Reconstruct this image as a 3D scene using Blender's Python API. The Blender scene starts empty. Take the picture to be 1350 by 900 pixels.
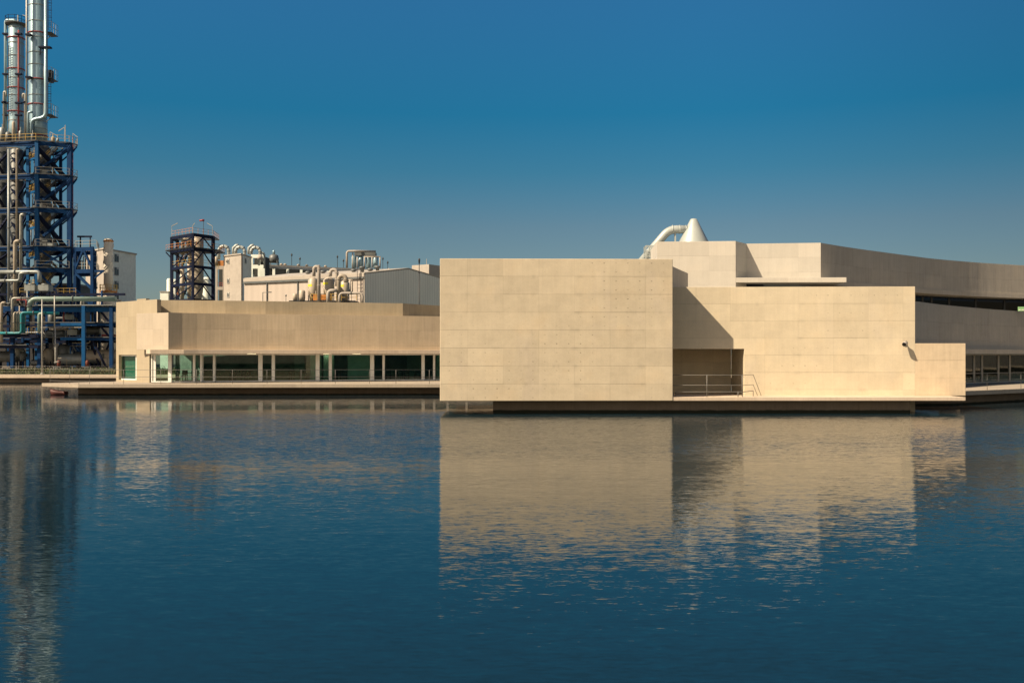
import bpy, math, random
from mathutils import Vector
R = math.radians
random.seed(7)
scn = bpy.context.scene
col = scn.collection

# ------------------------------------------------------------------ camera, sky, sun, exposure
F = 1312.5                      # focal length in photo pixels (35 mm on a 36 mm sensor, 1350 px wide)
EYE = 3.0
cam_d = bpy.data.cameras.new("camera"); cam = bpy.data.objects.new("camera", cam_d); col.objects.link(cam)
cam.location = (0, 0, EYE); cam.rotation_euler = (R(90), 0, 0)
cam_d.lens = 35; cam_d.sensor_width = 36; cam_d.sensor_fit = 'HORIZONTAL'
cam_d.shift_y = 18 / 1350
cam_d.clip_end = 6000; cam_d.clip_start = .1
scn.camera = cam

SUN_TRAVEL = Vector((1, .635, -1.11)).normalized()
to_sun = -SUN_TRAVEL
sun_el = math.asin(to_sun.z)
sun_az = math.atan2(to_sun.x, to_sun.y)          # clockwise from +Y
sd = bpy.data.lights.new("sun", 'SUN'); so = bpy.data.objects.new("sun", sd); col.objects.link(so)
so.rotation_euler = SUN_TRAVEL.to_track_quat('-Z', 'Y').to_euler()
so.location = (-40, -30, 60)
sd.energy = 5.0; sd.angle = R(.5); sd.color = (1, .80, .56)

scn.view_settings.view_transform = 'Standard'
scn.view_settings.look = 'None'
scn.view_settings.exposure = .8
scn.view_settings.gamma = 1
scn.render.engine = 'CYCLES'
scn.cycles.use_denoising = True
scn.cycles.max_bounces = 8
scn.cycles.transparent_max_bounces = 12
scn.cycles.glossy_bounces = 4

# ------------------------------------------------------------------ node maths helper
class E:
    """a socket with arithmetic"""
    nt = None
    def __init__(s, sock): s.s = sock
    @staticmethod
    def val(n, i, v):
        if isinstance(v, E): E.nt.links.new(v.s, n.inputs[i])
        else: n.inputs[i].default_value = v
    @staticmethod
    def m(op, *a):
        n = E.nt.nodes.new('ShaderNodeMath'); n.operation = op
        for i, v in enumerate(a): E.val(n, i, v)
        return E(n.outputs[0])
    def __add__(s, o): return E.m('ADD', s, o)
    def __radd__(s, o): return E.m('ADD', s, o)
    def __sub__(s, o): return E.m('SUBTRACT', s, o)
    def __rsub__(s, o): return E.m('SUBTRACT', o, s)
    def __mul__(s, o): return E.m('MULTIPLY', s, o)
    def __rmul__(s, o): return E.m('MULTIPLY', s, o)
    def __truediv__(s, o): return E.m('DIVIDE', s, o)
    def fract(s): return E.m('FRACT', s)
    def floor(s): return E.m('FLOOR', s)
    def abs(s): return E.m('ABSOLUTE', s)
    def lt(s, o): return E.m('LESS_THAN', s, o)
    def gt(s, o): return E.m('GREATER_THAN', s, o)
    def sqrt(s): return E.m('SQRT', s)
    def step(s, a, b):
        n = E.nt.nodes.new('ShaderNodeMapRange'); n.interpolation_type = 'SMOOTHSTEP'
        E.val(n, 0, s); n.inputs[1].default_value = a; n.inputs[2].default_value = b
        return E(n.outputs[0])
def comb(x, y, z=0.0):
    n = E.nt.nodes.new('ShaderNodeCombineXYZ')
    for i, v in enumerate((x, y, z)): E.val(n, i, v)
    return E(n.outputs[0])
def sep(v):
    n = E.nt.nodes.new('ShaderNodeSeparateXYZ'); E.val(n, 0, v)
    return E(n.outputs[0]), E(n.outputs[1]), E(n.outputs[2])
def noise(vec, scale=1.0, detail=3.0, rough=.5, color=False):
    n = E.nt.nodes.new('ShaderNodeTexNoise'); E.nt.links.new(vec.s, n.inputs['Vector'])
    n.inputs['Scale'].default_value = scale; n.inputs['Detail'].default_value = detail; n.inputs['Roughness'].default_value = rough
    return E(n.outputs['Color' if color else 'Fac'])
def white(vec):
    n = E.nt.nodes.new('ShaderNodeTexWhiteNoise'); n.noise_dimensions = '3D'; E.nt.links.new(vec.s, n.inputs['Vector'])
    return E(n.outputs['Value'])
def mixc(f, a, b, mode='MIX'):
    n = E.nt.nodes.new('ShaderNodeMix'); n.data_type = 'RGBA'; n.blend_type = mode
    E.val(n, 0, f)
    for i, v in ((6, a), (7, b)):
        if isinstance(v, E): E.nt.links.new(v.s, n.inputs[i])
        else: n.inputs[i].default_value = (*v[:3], 1)
    return E(n.outputs[2])
def scalec(c, f):
    n = E.nt.nodes.new('ShaderNodeVectorMath'); n.operation = 'SCALE'
    if isinstance(c, E): E.nt.links.new(c.s, n.inputs[0])
    else: n.inputs[0].default_value = c[:3]
    E.val(n, 3, f)
    return E(n.outputs[0])
def texco(which):
    n = E.nt.nodes.new('ShaderNodeTexCoord'); return E(n.outputs[which])
def geopos():
    n = E.nt.nodes.new('ShaderNodeNewGeometry'); return E(n.outputs['Position'])

# ------------------------------------------------------------------ world
w = bpy.data.worlds.new("World"); scn.world = w; w.use_nodes = True
E.nt = w.node_tree
bg = w.node_tree.nodes['Background']
sky = w.node_tree.nodes.new('ShaderNodeTexSky'); sky.sky_type = 'NISHITA'; sky.sun_disc = False
sky.sun_elevation = sun_el; sky.sun_rotation = sun_az
sky.air_density = 1.0; sky.dust_density = .8; sky.ozone_density = 1.5
d = texco('Generated')
dx, dy, dz = sep(d)
def ramp(f, stops):
    n = E.nt.nodes.new('ShaderNodeValToRGB'); E.val(n, 0, f); cr = n.color_ramp
    while len(cr.elements) < len(stops): cr.elements.new(.5)
    for e, (p_, c_) in zip(cr.elements, stops): e.position = p_; e.color = (*c_, 1)
    return E(n.outputs[0])
cool = ramp(dz, [(0, (.65, .66, .66)), (.127, (.45, .60, .645)), (.18, (.22, .61, .71)), (.235, (.10, .63, .80)), (.335, (.20, .75, 1.0)), (.6, (.26, .62, .93))])
cool = scalec(cool, 1 - dx.step(.15, .55) * .26)
f_back = (dy * -1).step(-.12, .55)                            # unseen sky behind the camera, brightened and warmed to fill the shaded walls
tint = mixc(f_back, cool, (2.1, 1.45, .98))
skyc = mixc(1.0, E(sky.outputs[0]), tint, 'MULTIPLY')
w.node_tree.links.new(skyc.s, bg.inputs[0])
bg.inputs[1].default_value = .05

# ------------------------------------------------------------------ materials
def newmat(name):
    m = bpy.data.materials.new(name); m.use_nodes = True
    E.nt = m.node_tree
    return m, m.node_tree.nodes['Principled BSDF']
def paint(name, c, rough=.55, metal=0.0, dirt=.25, scale=1.5, streak=False, spec=.5):
    m, b = newmat(name)
    p = texco('Object'); x, y, z = sep(p)
    n1 = noise(comb(x * 1.0, y * 1.0, z * (.15 if streak else 1.0)), scale, 5, .6)
    n2 = noise(p, scale * .22, 2, .5)
    f = 1 - dirt * (n1.step(.35, .75) * .7 + n2.step(.4, .7) * .5)
    cc = scalec(c, f)
    m.node_tree.links.new(cc.s, b.inputs['Base Color'])
    b.inputs['Roughness'].default_value = rough; b.inputs['Metallic'].default_value = metal; b.inputs['Specular IOR Level'].default_value = spec
    return m
def concrete(name, c, pu=1.81, pv=.908, u0=.43, holes=1.0, joint=1.0, grain=.5, dirt=1.0, hu=.604, hv=.454, tide=None):
    """cast concrete; the UV map is in metres, u along the wall and v down from its top"""
    m, b = newmat(name)
    u, v, _ = sep(texco('UV'))
    uv = comb(u, v, 0.0)
    uo = u + u0
    big = noise(uv, .22, 4, .6)
    mid = noise(uv, 1.3, 6, .65)
    fine = noise(uv, 14, 3, .7)
    gr = noise(comb(u * 7.0, v * .35), 1.0, 3, .6)
    hst = noise(comb(u * .35, v * 3.0), 1.0, 3, .6)
    pan = white(comb((uo / pu).floor(), (v / pv).floor(), 3.3))
    wob = (noise(uv, 3.0, 2) - .5) * .012
    jv = ((v + wob) / pv + .5).fract() - .5
    ju = ((uo + wob) / pu + .5).fract() - .5
    rj = white(comb((v / pv + .5).floor(), (uo / (pu * 2)).floor(), 1.7))
    ru = white(comb((uo / pu + .5).floor(), (v / pv).floor(), 5.1))
    lh = (1 - (jv.abs() * pv).step(.010, .034)) * (.30 + rj * .9) * (.5 + hst * .9)
    lv = (1 - (ju.abs() * pu).step(.008, .028)) * (.15 + ru * .65)
    smear = (1 - (jv.abs() * pv).step(.02, .16)) * noise(comb(u * 1.2, v * .1), 1.0, 4, .6).step(.5, .72)
    hx = ((uo / hu).fract() - .5) * hu
    hy = ((v / hv).fract() - .5) * hv
    rad = (hx * hx + hy * hy).sqrt()
    rh = white(comb((uo / hu).floor(), (v / hv).floor(), 8.8))
    hl = (1 - rad.step(.022, .042)) * (.25 + .75 * rh) * noise(uv, .16, 2).step(.42, .58)
    f = (1.0 - .18 * joint * lh - .14 * joint * lv - .12 * joint * smear - .42 * holes * hl
         + (pan - .5) * .09 + (mid - .5) * .38 * dirt + (big - .5) * .30 * dirt
         + (gr - .5) * .26 * grain + (hst - .5) * .10 * dirt + (fine - .5) * .16)
    cc = scalec(c, f)
    st = noise(comb(u * .8, v * .25, 4.0), 1.0, 5, .62).step(.50, .74)
    cc = mixc(st * .34 * dirt, cc, scalec((c[0] * .84, c[1] * .84, c[2] * .96), f))
    wr = noise(uv, .45, 3, .6).step(.48, .72)
    sm = smear * noise(uv, .3, 2).step(.40, .6)
    cc = mixc(sm * .34 * dirt, cc, scalec((c[0] * .74, c[1] * .78, c[2] * .84), f))
    drip = noise(comb(u * 3.2, v * .12, 7.0), 1.0, 4, .6).step(.56, .76) * (1 - v.step(.2, 3.2))
    cc = mixc(drip * .30, cc, scalec((c[0] * .68, c[1] * .68, c[2] * .70), f))
    cc = mixc(wr * .22 * dirt, cc, scalec((c[0] * 1.03, c[1] * .90, c[2] * .74), f))
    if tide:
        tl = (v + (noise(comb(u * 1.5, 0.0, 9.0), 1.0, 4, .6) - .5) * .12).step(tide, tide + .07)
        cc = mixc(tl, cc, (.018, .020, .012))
    m.node_tree.links.new(cc.s, b.inputs['Base Color'])
    b.inputs['Roughness'].default_value = .85
    b.inputs['Specular IOR Level'].default_value = .2
    bp = m.node_tree.nodes.new('ShaderNodeBump'); bp.inputs['Strength'].default_value = .35; bp.inputs['Distance'].default_value = .02
    E.val(bp, bp.inputs.find('Height'), mid * .5 + gr * .4 - lh * .5 - hl)
    m.node_tree.links.new(bp.outputs[0], b.inputs['Normal'])
    return m
def glass(name, tint, refl=.9):
    m = bpy.data.materials.new(name); m.use_nodes = True; nt = m.node_tree; nt.nodes.clear()
    o = nt.nodes.new('ShaderNodeOutputMaterial'); mx = nt.nodes.new('ShaderNodeMixShader')
    t = nt.nodes.new('ShaderNodeBsdfTransparent'); g = nt.nodes.new('ShaderNodeBsdfGlossy')
    E.nt = nt; lw = nt.nodes.new('ShaderNodeLayerWeight'); lw.inputs[0].default_value = .5
    fa = E(lw.outputs['Facing']); fc = E.m('POWER', fa, 4.0) * .9 + .045
    t.inputs[0].default_value = (*tint, 1); g.inputs[0].default_value = (refl, refl, refl, 1); g.inputs['Roughness'].default_value = .02
    nt.links.new(fc.s, mx.inputs[0]); nt.links.new(t.outputs[0], mx.inputs[1]); nt.links.new(g.outputs[0], mx.inputs[2])
    nt.links.new(mx.outputs[0], o.inputs[0])
    return m
def emit(name, c, s):
    m, b = newmat(name)
    b.inputs['Base Color'].default_value = (*c, 1); b.inputs['Emission Color'].default_value = (*c, 1); b.inputs['Emission Strength'].default_value = s
    return m
def corrugated(name, c, pitch=.5, depth=.13):
    m, b = newmat(name)
    u, v, _ = sep(texco('UV'))
    s = (E.m('SINE', u * (6.2832 / pitch)) * .5 + .5)
    n1 = noise(comb(u * .6, v * .2), 1.0, 5, .6); n2 = white(comb((u / 1.0).floor(), 2.0, 0.0))
    cc = scalec(c, 1.0 - s * depth + (n1 - .5) * .2 + (n2 - .5) * .07)
    m.node_tree.links.new(cc.s, b.inputs['Base Color']); b.inputs['Roughness'].default_value = .5
    bp = m.node_tree.nodes.new('ShaderNodeBump'); bp.inputs['Strength'].default_value = .5; bp.inputs['Distance'].default_value = .03
    E.val(bp, bp.inputs.find('Height'), s); m.node_tree.links.new(bp.outputs[0], b.inputs['Normal'])
    return m

C_box = concrete('concrete_front_block', (.50, .44, .33), u0=.43)
C_ter = concrete('concrete_terrace_wall', (.56, .495, .37), u0=.30, hv=.93, holes=.8, dirt=.8, joint=.8)
C_low = concrete('concrete_low_wall', (.57, .475, .345), u0=.0, holes=.3, grain=1.0)
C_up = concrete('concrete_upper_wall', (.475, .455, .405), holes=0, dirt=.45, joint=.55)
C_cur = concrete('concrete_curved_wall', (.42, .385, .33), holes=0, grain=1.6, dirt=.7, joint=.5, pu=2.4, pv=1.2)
C_wtop = concrete('concrete_wing_shaded_band', (.385, .33, .235), holes=0, grain=1.6, dirt=.9, joint=.3, pu=3.4, pv=1.25, u0=.2)  # darker copy of the wing concrete: the band's shade put into its colour
C_wing = concrete('concrete_wing_wall', (.49, .405, .29), holes=0, grain=1.5, dirt=.6, joint=.45, pu=3.4, pv=1.25, u0=.6)
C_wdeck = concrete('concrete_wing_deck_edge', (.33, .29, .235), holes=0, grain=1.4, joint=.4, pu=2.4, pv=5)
C_wlow = concrete('concrete_wing_lower_block', (.41, .36, .29), holes=0, grain=.8, dirt=.5, joint=.25, pu=1.2, pv=1.25)
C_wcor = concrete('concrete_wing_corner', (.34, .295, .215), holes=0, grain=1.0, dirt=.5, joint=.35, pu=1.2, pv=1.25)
C_deck = concrete('concrete_deck_edge', (.52, .44, .35), holes=0, grain=1.4, joint=.4, pu=2.4, pv=5)
C_base = concrete('concrete_base_damp_shaded', (.16, .125, .09), holes=0, grain=1.5, dirt=1.4, pu=2.4, pv=5, tide=.46)  # dark brown holds the shade under the overhangs as well as damp
C_frame = paint('white_coated_frame', (.76, .78, .74), .5, dirt=.12)
C_rframe = paint('grey_coated_frame', (.30, .29, .26), .5, dirt=.12)
M_rail = paint('galvanised_rail', (.15, .147, .137), .6, .1, dirt=.2)
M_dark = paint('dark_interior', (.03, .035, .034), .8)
M_inner = paint('wing_interior_wall', (.34, .44, .40), .8, dirt=.5)
M_floor = paint('interior_floor', (.20, .20, .18), .5)
M_ceil = paint('interior_ceiling', (.60, .64, .58), .8)
M_teal = paint('teal_panel', (.30, .42, .38), .5, dirt=.3)
M_curt = paint('curtain_cloth', (.20, .25, .20), .9, dirt=.4)
G_wing = glass('green_tinted_glass', (.66, .82, .77), .8)
G_right = glass('dim_green_glass', (.34, .46, .42), .5)
G_dark = glass('dark_tinted_glass', (.07, .10, .15), .2)
M_lampglow = emit('warm_lamp_diffuser', (1, .86, .5), 2.2)
M_furn = paint('dark_furniture', (.02, .02, .02), .5)

# ------------------------------------------------------------------ mesh builder
def X(px, dd): return (px - 675) * dd / F
def Z(py, dd): return EYE + (468 - py) * dd / F
def at(px, py, dd): return Vector((X(px, dd), dd, Z(py, dd)))

WL = {}
class MB:
    def __init__(s): s.v = []; s.f = []; s.uv = []; s.sm = []
    def face(s, pts, uv=None, smooth=False):
        n = len(s.v); s.v += [Vector(p) for p in pts]; s.f.append(list(range(n, n + len(pts))))
        if uv is None:
            a = Vector(pts[1]) - Vector(pts[0]); nrm = a.cross(Vector(pts[2]) - Vector(pts[0]))
            if abs(nrm.z) > .7 * max(nrm.length, 1e-9): uv = [(p[0], p[1]) for p in pts]
            else:
                h = Vector((nrm.y, -nrm.x, 0)); h = h.normalized() if h.length > 1e-9 else Vector((1, 0, 0))
                uv = [(Vector(p).dot(h), -p[2]) for p in pts]
        s.uv += uv; s.sm.append(smooth)
        return s
    def box(s, x0, x1, y0, y1, z0, z1):
        return s.prism([(x0, y0), (x1, y0), (x1, y1), (x0, y1)], z0, z1)
    def prism(s, plan, z0, z1, ztop=None):
        """plan counter-clockwise seen from above"""
        n = len(plan); zt = ztop or [z1] * n
        L = 0
        for i in range(n):
            a = plan[i]; b = plan[(i + 1) % n]; l = math.hypot(b[0] - a[0], b[1] - a[1]); j = (i + 1) % n
            s.face([(a[0], a[1], z0), (b[0], b[1], z0), (b[0], b[1], zt[j]), (a[0], a[1], zt[i])],
                   [(L, z1 - z0), (L + l, z1 - z0), (L + l, z1 - zt[j]), (L, z1 - zt[i])])
            L += l
        s.face([(p[0], p[1], zt[i]) for i, p in enumerate(plan)])
        s.face([(p[0], p[1], z0) for p in reversed(plan)])
        return s
    def strip(s, path, z0, z1, th, u0=0):
        """a wall of even thickness along a path running left to right as seen from the camera; th goes backwards"""
        n = len(path); P = [Vector(p) for p in path]; B = []
        for i in range(n):
            t = (P[min(i + 1, n - 1)] - P[max(i - 1, 0)]).normalized()
            B.append(P[i] + Vector((-t.y, t.x)) * th)
        L = u0; zz = z1 if isinstance(z1, (list, tuple)) else [z1] * n
        zm = max(zz)
        for i in range(n - 1):
            a, b, c, e = P[i], P[i + 1], B[i + 1], B[i]; l = (b - a).length
            s.face([(a.x, a.y, z0), (b.x, b.y, z0), (b.x, b.y, zz[i + 1]), (a.x, a.y, zz[i])],
                   [(L, zm - z0), (L + l, zm - z0), (L + l, zm - zz[i + 1]), (L, zm - zz[i])], smooth=False)
            s.face([(c.x, c.y, z0), (e.x, e.y, z0), (e.x, e.y, zz[i]), (c.x, c.y, zz[i + 1])])
            s.face([(a.x, a.y, zz[i]), (b.x, b.y, zz[i + 1]), (c.x, c.y, zz[i + 1]), (e.x, e.y, zz[i])])
            s.face([(a.x, a.y, z0), (e.x, e.y, z0), (c.x, c.y, z0), (b.x, b.y, z0)])
            L += l
        for i, fl in ((0, 1), (n - 1, 0)):
            a, e = P[i], B[i]
            q = [(e.x, e.y, z0), (a.x, a.y, z0), (a.x, a.y, zz[i]), (e.x, e.y, zz[i])]
            s.face(q if fl else q[::-1])
        return s
    def holed(s, p0, p1, z0, z1, th, holes=()):
        p0 = Vector(p0); p1 = Vector(p1); L = (p1 - p0).length; t = (p1 - p0) / L; nb = Vector((-t.y, t.x)) * th
        us = sorted({0, L, *[h[0] for h in holes], *[h[1] for h in holes]}); zs = sorted({z0, z1, *[h[2] for h in holes], *[h[3] for h in holes]})
        us = [u for u in us if 0 <= u <= L]
        def inh(u, z): return any(h[0] < u < h[1] and h[2] < z < h[3] for h in holes)
        def pt(u, z, back=0):
            q = p0 + t * u + nb * back; return (q.x, q.y, z)
        nu, nz = len(us) - 1, len(zs) - 1
        solid = lambda i, j: 0 <= i < nu and 0 <= j < nz and not inh((us[i] + us[i + 1]) / 2, (zs[j] + zs[j + 1]) / 2)
        for i in range(nu):
            for j in range(nz):
                if not solid(i, j): continue
                a, b, c, e = us[i], us[i + 1], zs[j], zs[j + 1]
                s.face([pt(a, c), pt(b, c), pt(b, e), pt(a, e)], [(a, z1 - c), (b, z1 - c), (b, z1 - e), (a, z1 - e)])
                s.face([pt(b, c, 1), pt(a, c, 1), pt(a, e, 1), pt(b, e, 1)])
                if not solid(i - 1, j): s.face([pt(a, c, 1), pt(a, c), pt(a, e), pt(a, e, 1)])
                if not solid(i + 1, j): s.face([pt(b, c), pt(b, c, 1), pt(b, e, 1), pt(b, e)])
                if not solid(i, j - 1): s.face([pt(a, c, 1), pt(b, c, 1), pt(b, c), pt(a, c)])
                if not solid(i, j + 1): s.face([pt(a, e), pt(b, e), pt(b, e, 1), pt(a, e, 1)])
        return s
    def bar(s, p, q, w, h=None):
        h = h or w; p = Vector(p); q = Vector(q); t = (q - p)
        if t.length < 1e-6: return s
        t.normalize()
        a = t.cross(Vector((0, 0, 1)))
        a = a.normalized() if a.length > 1e-3 else Vector((1, 0, 0))
        b = a.cross(t).normalized()
        c = [a * w / 2 * i + b * h / 2 * j for i, j in ((-1, -1), (1, -1), (1, 1), (-1, 1))]
        P = [p + k for k in c]; Q = [q + k for k in c]
        for i in range(4):
            j = (i + 1) % 4; s.face([P[i], P[j], Q[j], Q[i]])
        s.face(P[::-1]); s.face(Q)
        return s
    def tube(s, path, r, n=10, cap=True, r2=None):
        P = [Vector(p) for p in path]; m = len(P); rings = []
        t0 = (P[1] - P[0]).normalized(); up = Vector((0, 0, 1)) if abs(t0.z) < .9 else Vector((0, 1, 0))
        a = t0.cross(up).normalized()
        for i in range(m):
            t = (P[min(i + 1, m - 1)] - P[max(i - 1, 0)]).normalized()
            a = (a - t * a.dot(t)).normalized(); b = t.cross(a)
            rr = r + ((r2 - r) * i / (m - 1) if r2 is not None else 0)
            rings.append([P[i] + (a * math.cos(2 * math.pi * k / n) + b * math.sin(2 * math.pi * k / n)) * rr for k in range(n)])
        for i in range(m - 1):
            for k in range(n):
                j = (k + 1) % n
                s.face([rings[i][k], rings[i][j], rings[i + 1][j], rings[i + 1][k]], smooth=True)
        if cap: s.face(rings[0][::-1]); s.face(rings[-1])
        return s
    def lathe(s, x, y, prof, n=24):
        rings = [[Vector((x + r * math.cos(2 * math.pi * k / n), y + r * math.sin(2 * math.pi * k / n), z)) for k in range(n)] for r, z in prof]
        for i in range(len(prof) - 1):
            for k in range(n):
                j = (k + 1) % n
                s.face([rings[i][k], rings[i][j], rings[i + 1][j], rings[i + 1][k]], smooth=True)
        s.face(rings[0][::-1]); s.face(rings[-1])
        return s
    def build(s, name, mat, parent=None, label=None, cat=None, group=None, kind=None, bevel=0, solo_loc=None):
        me = bpy.data.meshes.new(name)
        if parent is not None: L = WL[parent.name]
        else:
            xs = [v.x for v in s.v]; ys = [v.y for v in s.v]
            L = solo_loc or Vector(((min(xs) + max(xs)) / 2, (min(ys) + max(ys)) / 2, min(v.z for v in s.v)))
        me.from_pydata([v - L for v in s.v], [], s.f)
        uvl = me.uv_layers.new(name='UVMap')
        k = 0
        for f in s.f:
            for _ in f: uvl.data[k].uv = s.uv[k]; k += 1
        for i, p in enumerate(me.polygons): p.use_smooth = s.sm[i]
        import bmesh
        bm = bmesh.new(); bm.from_mesh(me); bmesh.ops.remove_doubles(bm, verts=bm.verts, dist=1e-4); bm.to_mesh(me); bm.free()
        me.materials.append(mat)
        o = bpy.data.objects.new(name, me); col.objects.link(o)
        if parent is not None: o.parent = parent; WL[o.name] = L
        else: o.location = L; WL[o.name] = L
        if bevel:
            b = o.modifiers.new('bevel', 'BEVEL'); b.width = bevel; b.segments = 2; b.limit_method = 'ANGLE'; b.angle_limit = R(50)
        tag(o, label, cat, group, kind)
        return o
def tag(o, label=None, cat=None, group=None, kind=None):
    if label: o['label'] = label
    if cat: o['category'] = cat
    if group: o['group'] = group
    if kind: o['kind'] = kind
    return o
def thing(name, loc, label, cat, group=None):
    o = bpy.data.objects.new(name, None); col.objects.link(o); o.location = loc; o.empty_display_size = .3
    WL[o.name] = Vector(loc); tag(o, label, cat, group); return o
def copy_tree(o, loc=None, label=None, parent=None):
    c = o.copy(); col.objects.link(c)
    if parent is not None: c.parent = parent
    if loc is not None: c.location = loc
    if label: c['label'] = label
    for ch in list(o.children): copy_tree(ch, parent=c)
    return c
def arc(c, r, a0, a1, n, ax=(1, 0, 0), ay=(0, 0, 1)):
    c = Vector(c); ax = Vector(ax); ay = Vector(ay)
    return [c + ax * r * math.cos(R(a0 + (a1 - a0) * i / n)) + ay * r * math.sin(R(a0 + (a1 - a0) * i / n)) for i in range(n + 1)]
def rounded(pts, r, n=5):
    """a polyline with its corners turned into bends"""
    P = [Vector(p) for p in pts]; out = [P[0]]
    for i in range(1, len(P) - 1):
        a = (P[i - 1] - P[i]); b = (P[i + 1] - P[i]); rr = min(r, a.length * .49, b.length * .49)
        s0 = P[i] + a.normalized() * rr; s1 = P[i] + b.normalized() * rr
        for k in range(n + 1):
            t = k / n; out.append((1 - t) ** 2 * s0 + 2 * t * (1 - t) * P[i] + t * t * s1)
    out.append(P[-1]); return out
def smooth_path(pts, sub=6):
    """Catmull-Rom through plan points"""
    P = [Vector(p) for p in pts]; P = [P[0] * 2 - P[1]] + P + [P[-1] * 2 - P[-2]]; out = []
    for i in range(1, len(P) - 2):
        for k in range(sub):
            t = k / sub; a, b, c, e = P[i - 1:i + 3]
            out.append(.5 * ((2 * b) + (c - a) * t + (2 * a - 5 * b + 4 * c - e) * t * t + (3 * b - a - 3 * c + e) * t ** 3))
    out.append(P[-2]); return out
def offs(path, dist):
    n = len(path); o = []
    for i in range(n):
        t = (path[min(i + 1, n - 1)] - path[max(i - 1, 0)]).normalized(); o.append(path[i] + Vector((-t.y, t.x)) * dist)
    return o
def pl(px, dd): return Vector((X(px, dd), dd))
def along(path, px):
    """the point of a plan path that stands at photo column px"""
    for a, b in zip(path, path[1:]):
        pa = 675 + a.x * F / a.y; pb = 675 + b.x * F / b.y
        if min(pa, pb) - 1e-6 <= px <= max(pa, pb) + 1e-6:
            m = (px - 675) / F; t = (m * a.y - a.x) / ((b.x - a.x) - m * (b.y - a.y)); return a + (b - a) * t
    return path[0] if px < 675 + path[0].x * F / path[0].y else path[-1]

# ------------------------------------------------------------------ setting: lake, ground, bank
BANK = 107.0; GZ = .85
mw, b = newmat('lake_water')
x, y, z = sep(geopos())
b.inputs['Base Color'].default_value = (.004, .016, .024, 1); b.inputs['Roughness'].default_value = .035
b.inputs['IOR'].default_value = 1.33
band = y + (noise(comb(x * .02, y * .06), 1, 3) - .5) * 16
zone = band.step(27, 34) * (1 - (y + (noise(comb(x * .05, y * .1, 5.0), 1, 3) - .5) * 8).step(49, 58) * .92)
patch = noise(comb(x * .03, y * .16), 1.0, 3, .6).step(.42, .66)
rough = .95 + zone * 2.1 + patch * .45 - y.step(48, 58) * .45
wr_, wg_, _ = sep(noise(comb(x * 1.3, y * 4.5), 1.0, 2, .5, True))
w2r, w2g, _ = sep(noise(comb(x * 4.0 + 7.0, y * 15.0), 1.0, 3, .65, True))
w4r, w4g, _ = sep(noise(comb(x * 7.0 + 1.0, y * 40.0), 1.0, 2, .6, True))
w3r, w3g, _ = sep(noise(comb(x * .22 + 3.0, y * .7), 1.0, 2, .5, True))
sx = ((w2r - .5) * .035 + (wr_ - .5) * .015 + (w4r - .5) * .03) * rough
# the mean tilt stands for the ripple faces one sees at a grazing angle: the far sides are hidden
sy = ((w2g - .5) * .12 + (w4g - .5) * .145 + (wg_ - .5) * .055) * rough + (w3g - .5) * .014 - (.017 - y.step(48, 58) * .012 + zone * .045 + patch * .006)
nv = mw.node_tree.nodes.new('ShaderNodeVectorMath'); nv.operation = 'NORMALIZE'
E.nt.links.new(comb(sx, sy, 1.0).s, nv.inputs[0]); E.nt.links.new(nv.outputs[0], b.inputs['Normal'])
MB().face([(-420, -90, 0), (420, -90, 0), (420, BANK + .6, 0), (-420, BANK + .6, 0)]).build('water', mw, kind='structure', label='calm dark blue lake with fine ripples')

mg, b = newmat('ground_gravel_and_paving')
p = geopos(); x, y, z = sep(p)
cc = mixc(noise(p, .25, 5, .6).step(.35, .7), (.10, .09, .075), (.17, .15, .12))
E.nt.links.new(cc.s, b.inputs['Base Color']); b.inputs['Roughness'].default_value = .95
g = MB(); BIG = 3500
for (a0, a1, b0, b1) in ((-BIG, BIG, BANK + .6, BIG), (-BIG, BIG, -BIG, -90), (-BIG, -420, -90, BANK + .6), (420, BIG, -90, BANK + .6)):
    g.face([(a0, b0, GZ), (a1, b0, GZ), (a1, b1, GZ), (a0, b1, GZ)])
for (p0, p1) in (((-420, -90), (420, -90)), ((420, -90), (420, BANK)), ((-420, BANK), (-420, -90))):
    g.face([(*p0, -1), (*p1, -1), (*p1, GZ), (*p0, GZ)])
g.build('ground', mg, kind='structure')

bank = MB(); bank.box(-300, 300, BANK + .35, BANK + .9, -1, GZ - .3)
bank.build('quay_wall', C_base, label='dark damp and shaded quay wall along the far side of the lake', cat='wall')
qc = MB(); qc.box(-300, 300, BANK, BANK + 1.6, GZ - .3, GZ + .02)
qc.build('pavement', C_deck, kind='structure')
mgr, b = newmat('grass_blades')
p = geopos()
cc = mixc(noise(p, .35, 4, .6).step(.4, .62), (.022, .05, .012), (.085, .075, .028))
E.nt.links.new(cc.s, b.inputs['Base Color']); b.inputs['Roughness'].default_value = .9
gs = MB()
gs.box(-120, 40, BANK + 2.6, 150, GZ, GZ + .05)
for i in range(5200):
    yy = BANK + 2.8 + 42 * random.random() ** 1.6; xx = random.uniform(-75, -38) ; h = random.uniform(.12, .42); a = random.uniform(0, 3.14); ww = random.uniform(.08, .22)
    c, s_ = math.cos(a) * ww, math.sin(a) * ww
    gs.face([(xx - c, yy - s_, GZ), (xx + c, yy + s_, GZ), (xx + c * .3 + random.uniform(-.1, .1), yy + s_ * .3, GZ + h)])
gs.build('grass', mgr, kind='stuff', label='strip of short patchy grass behind the lakeside railing')

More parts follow.
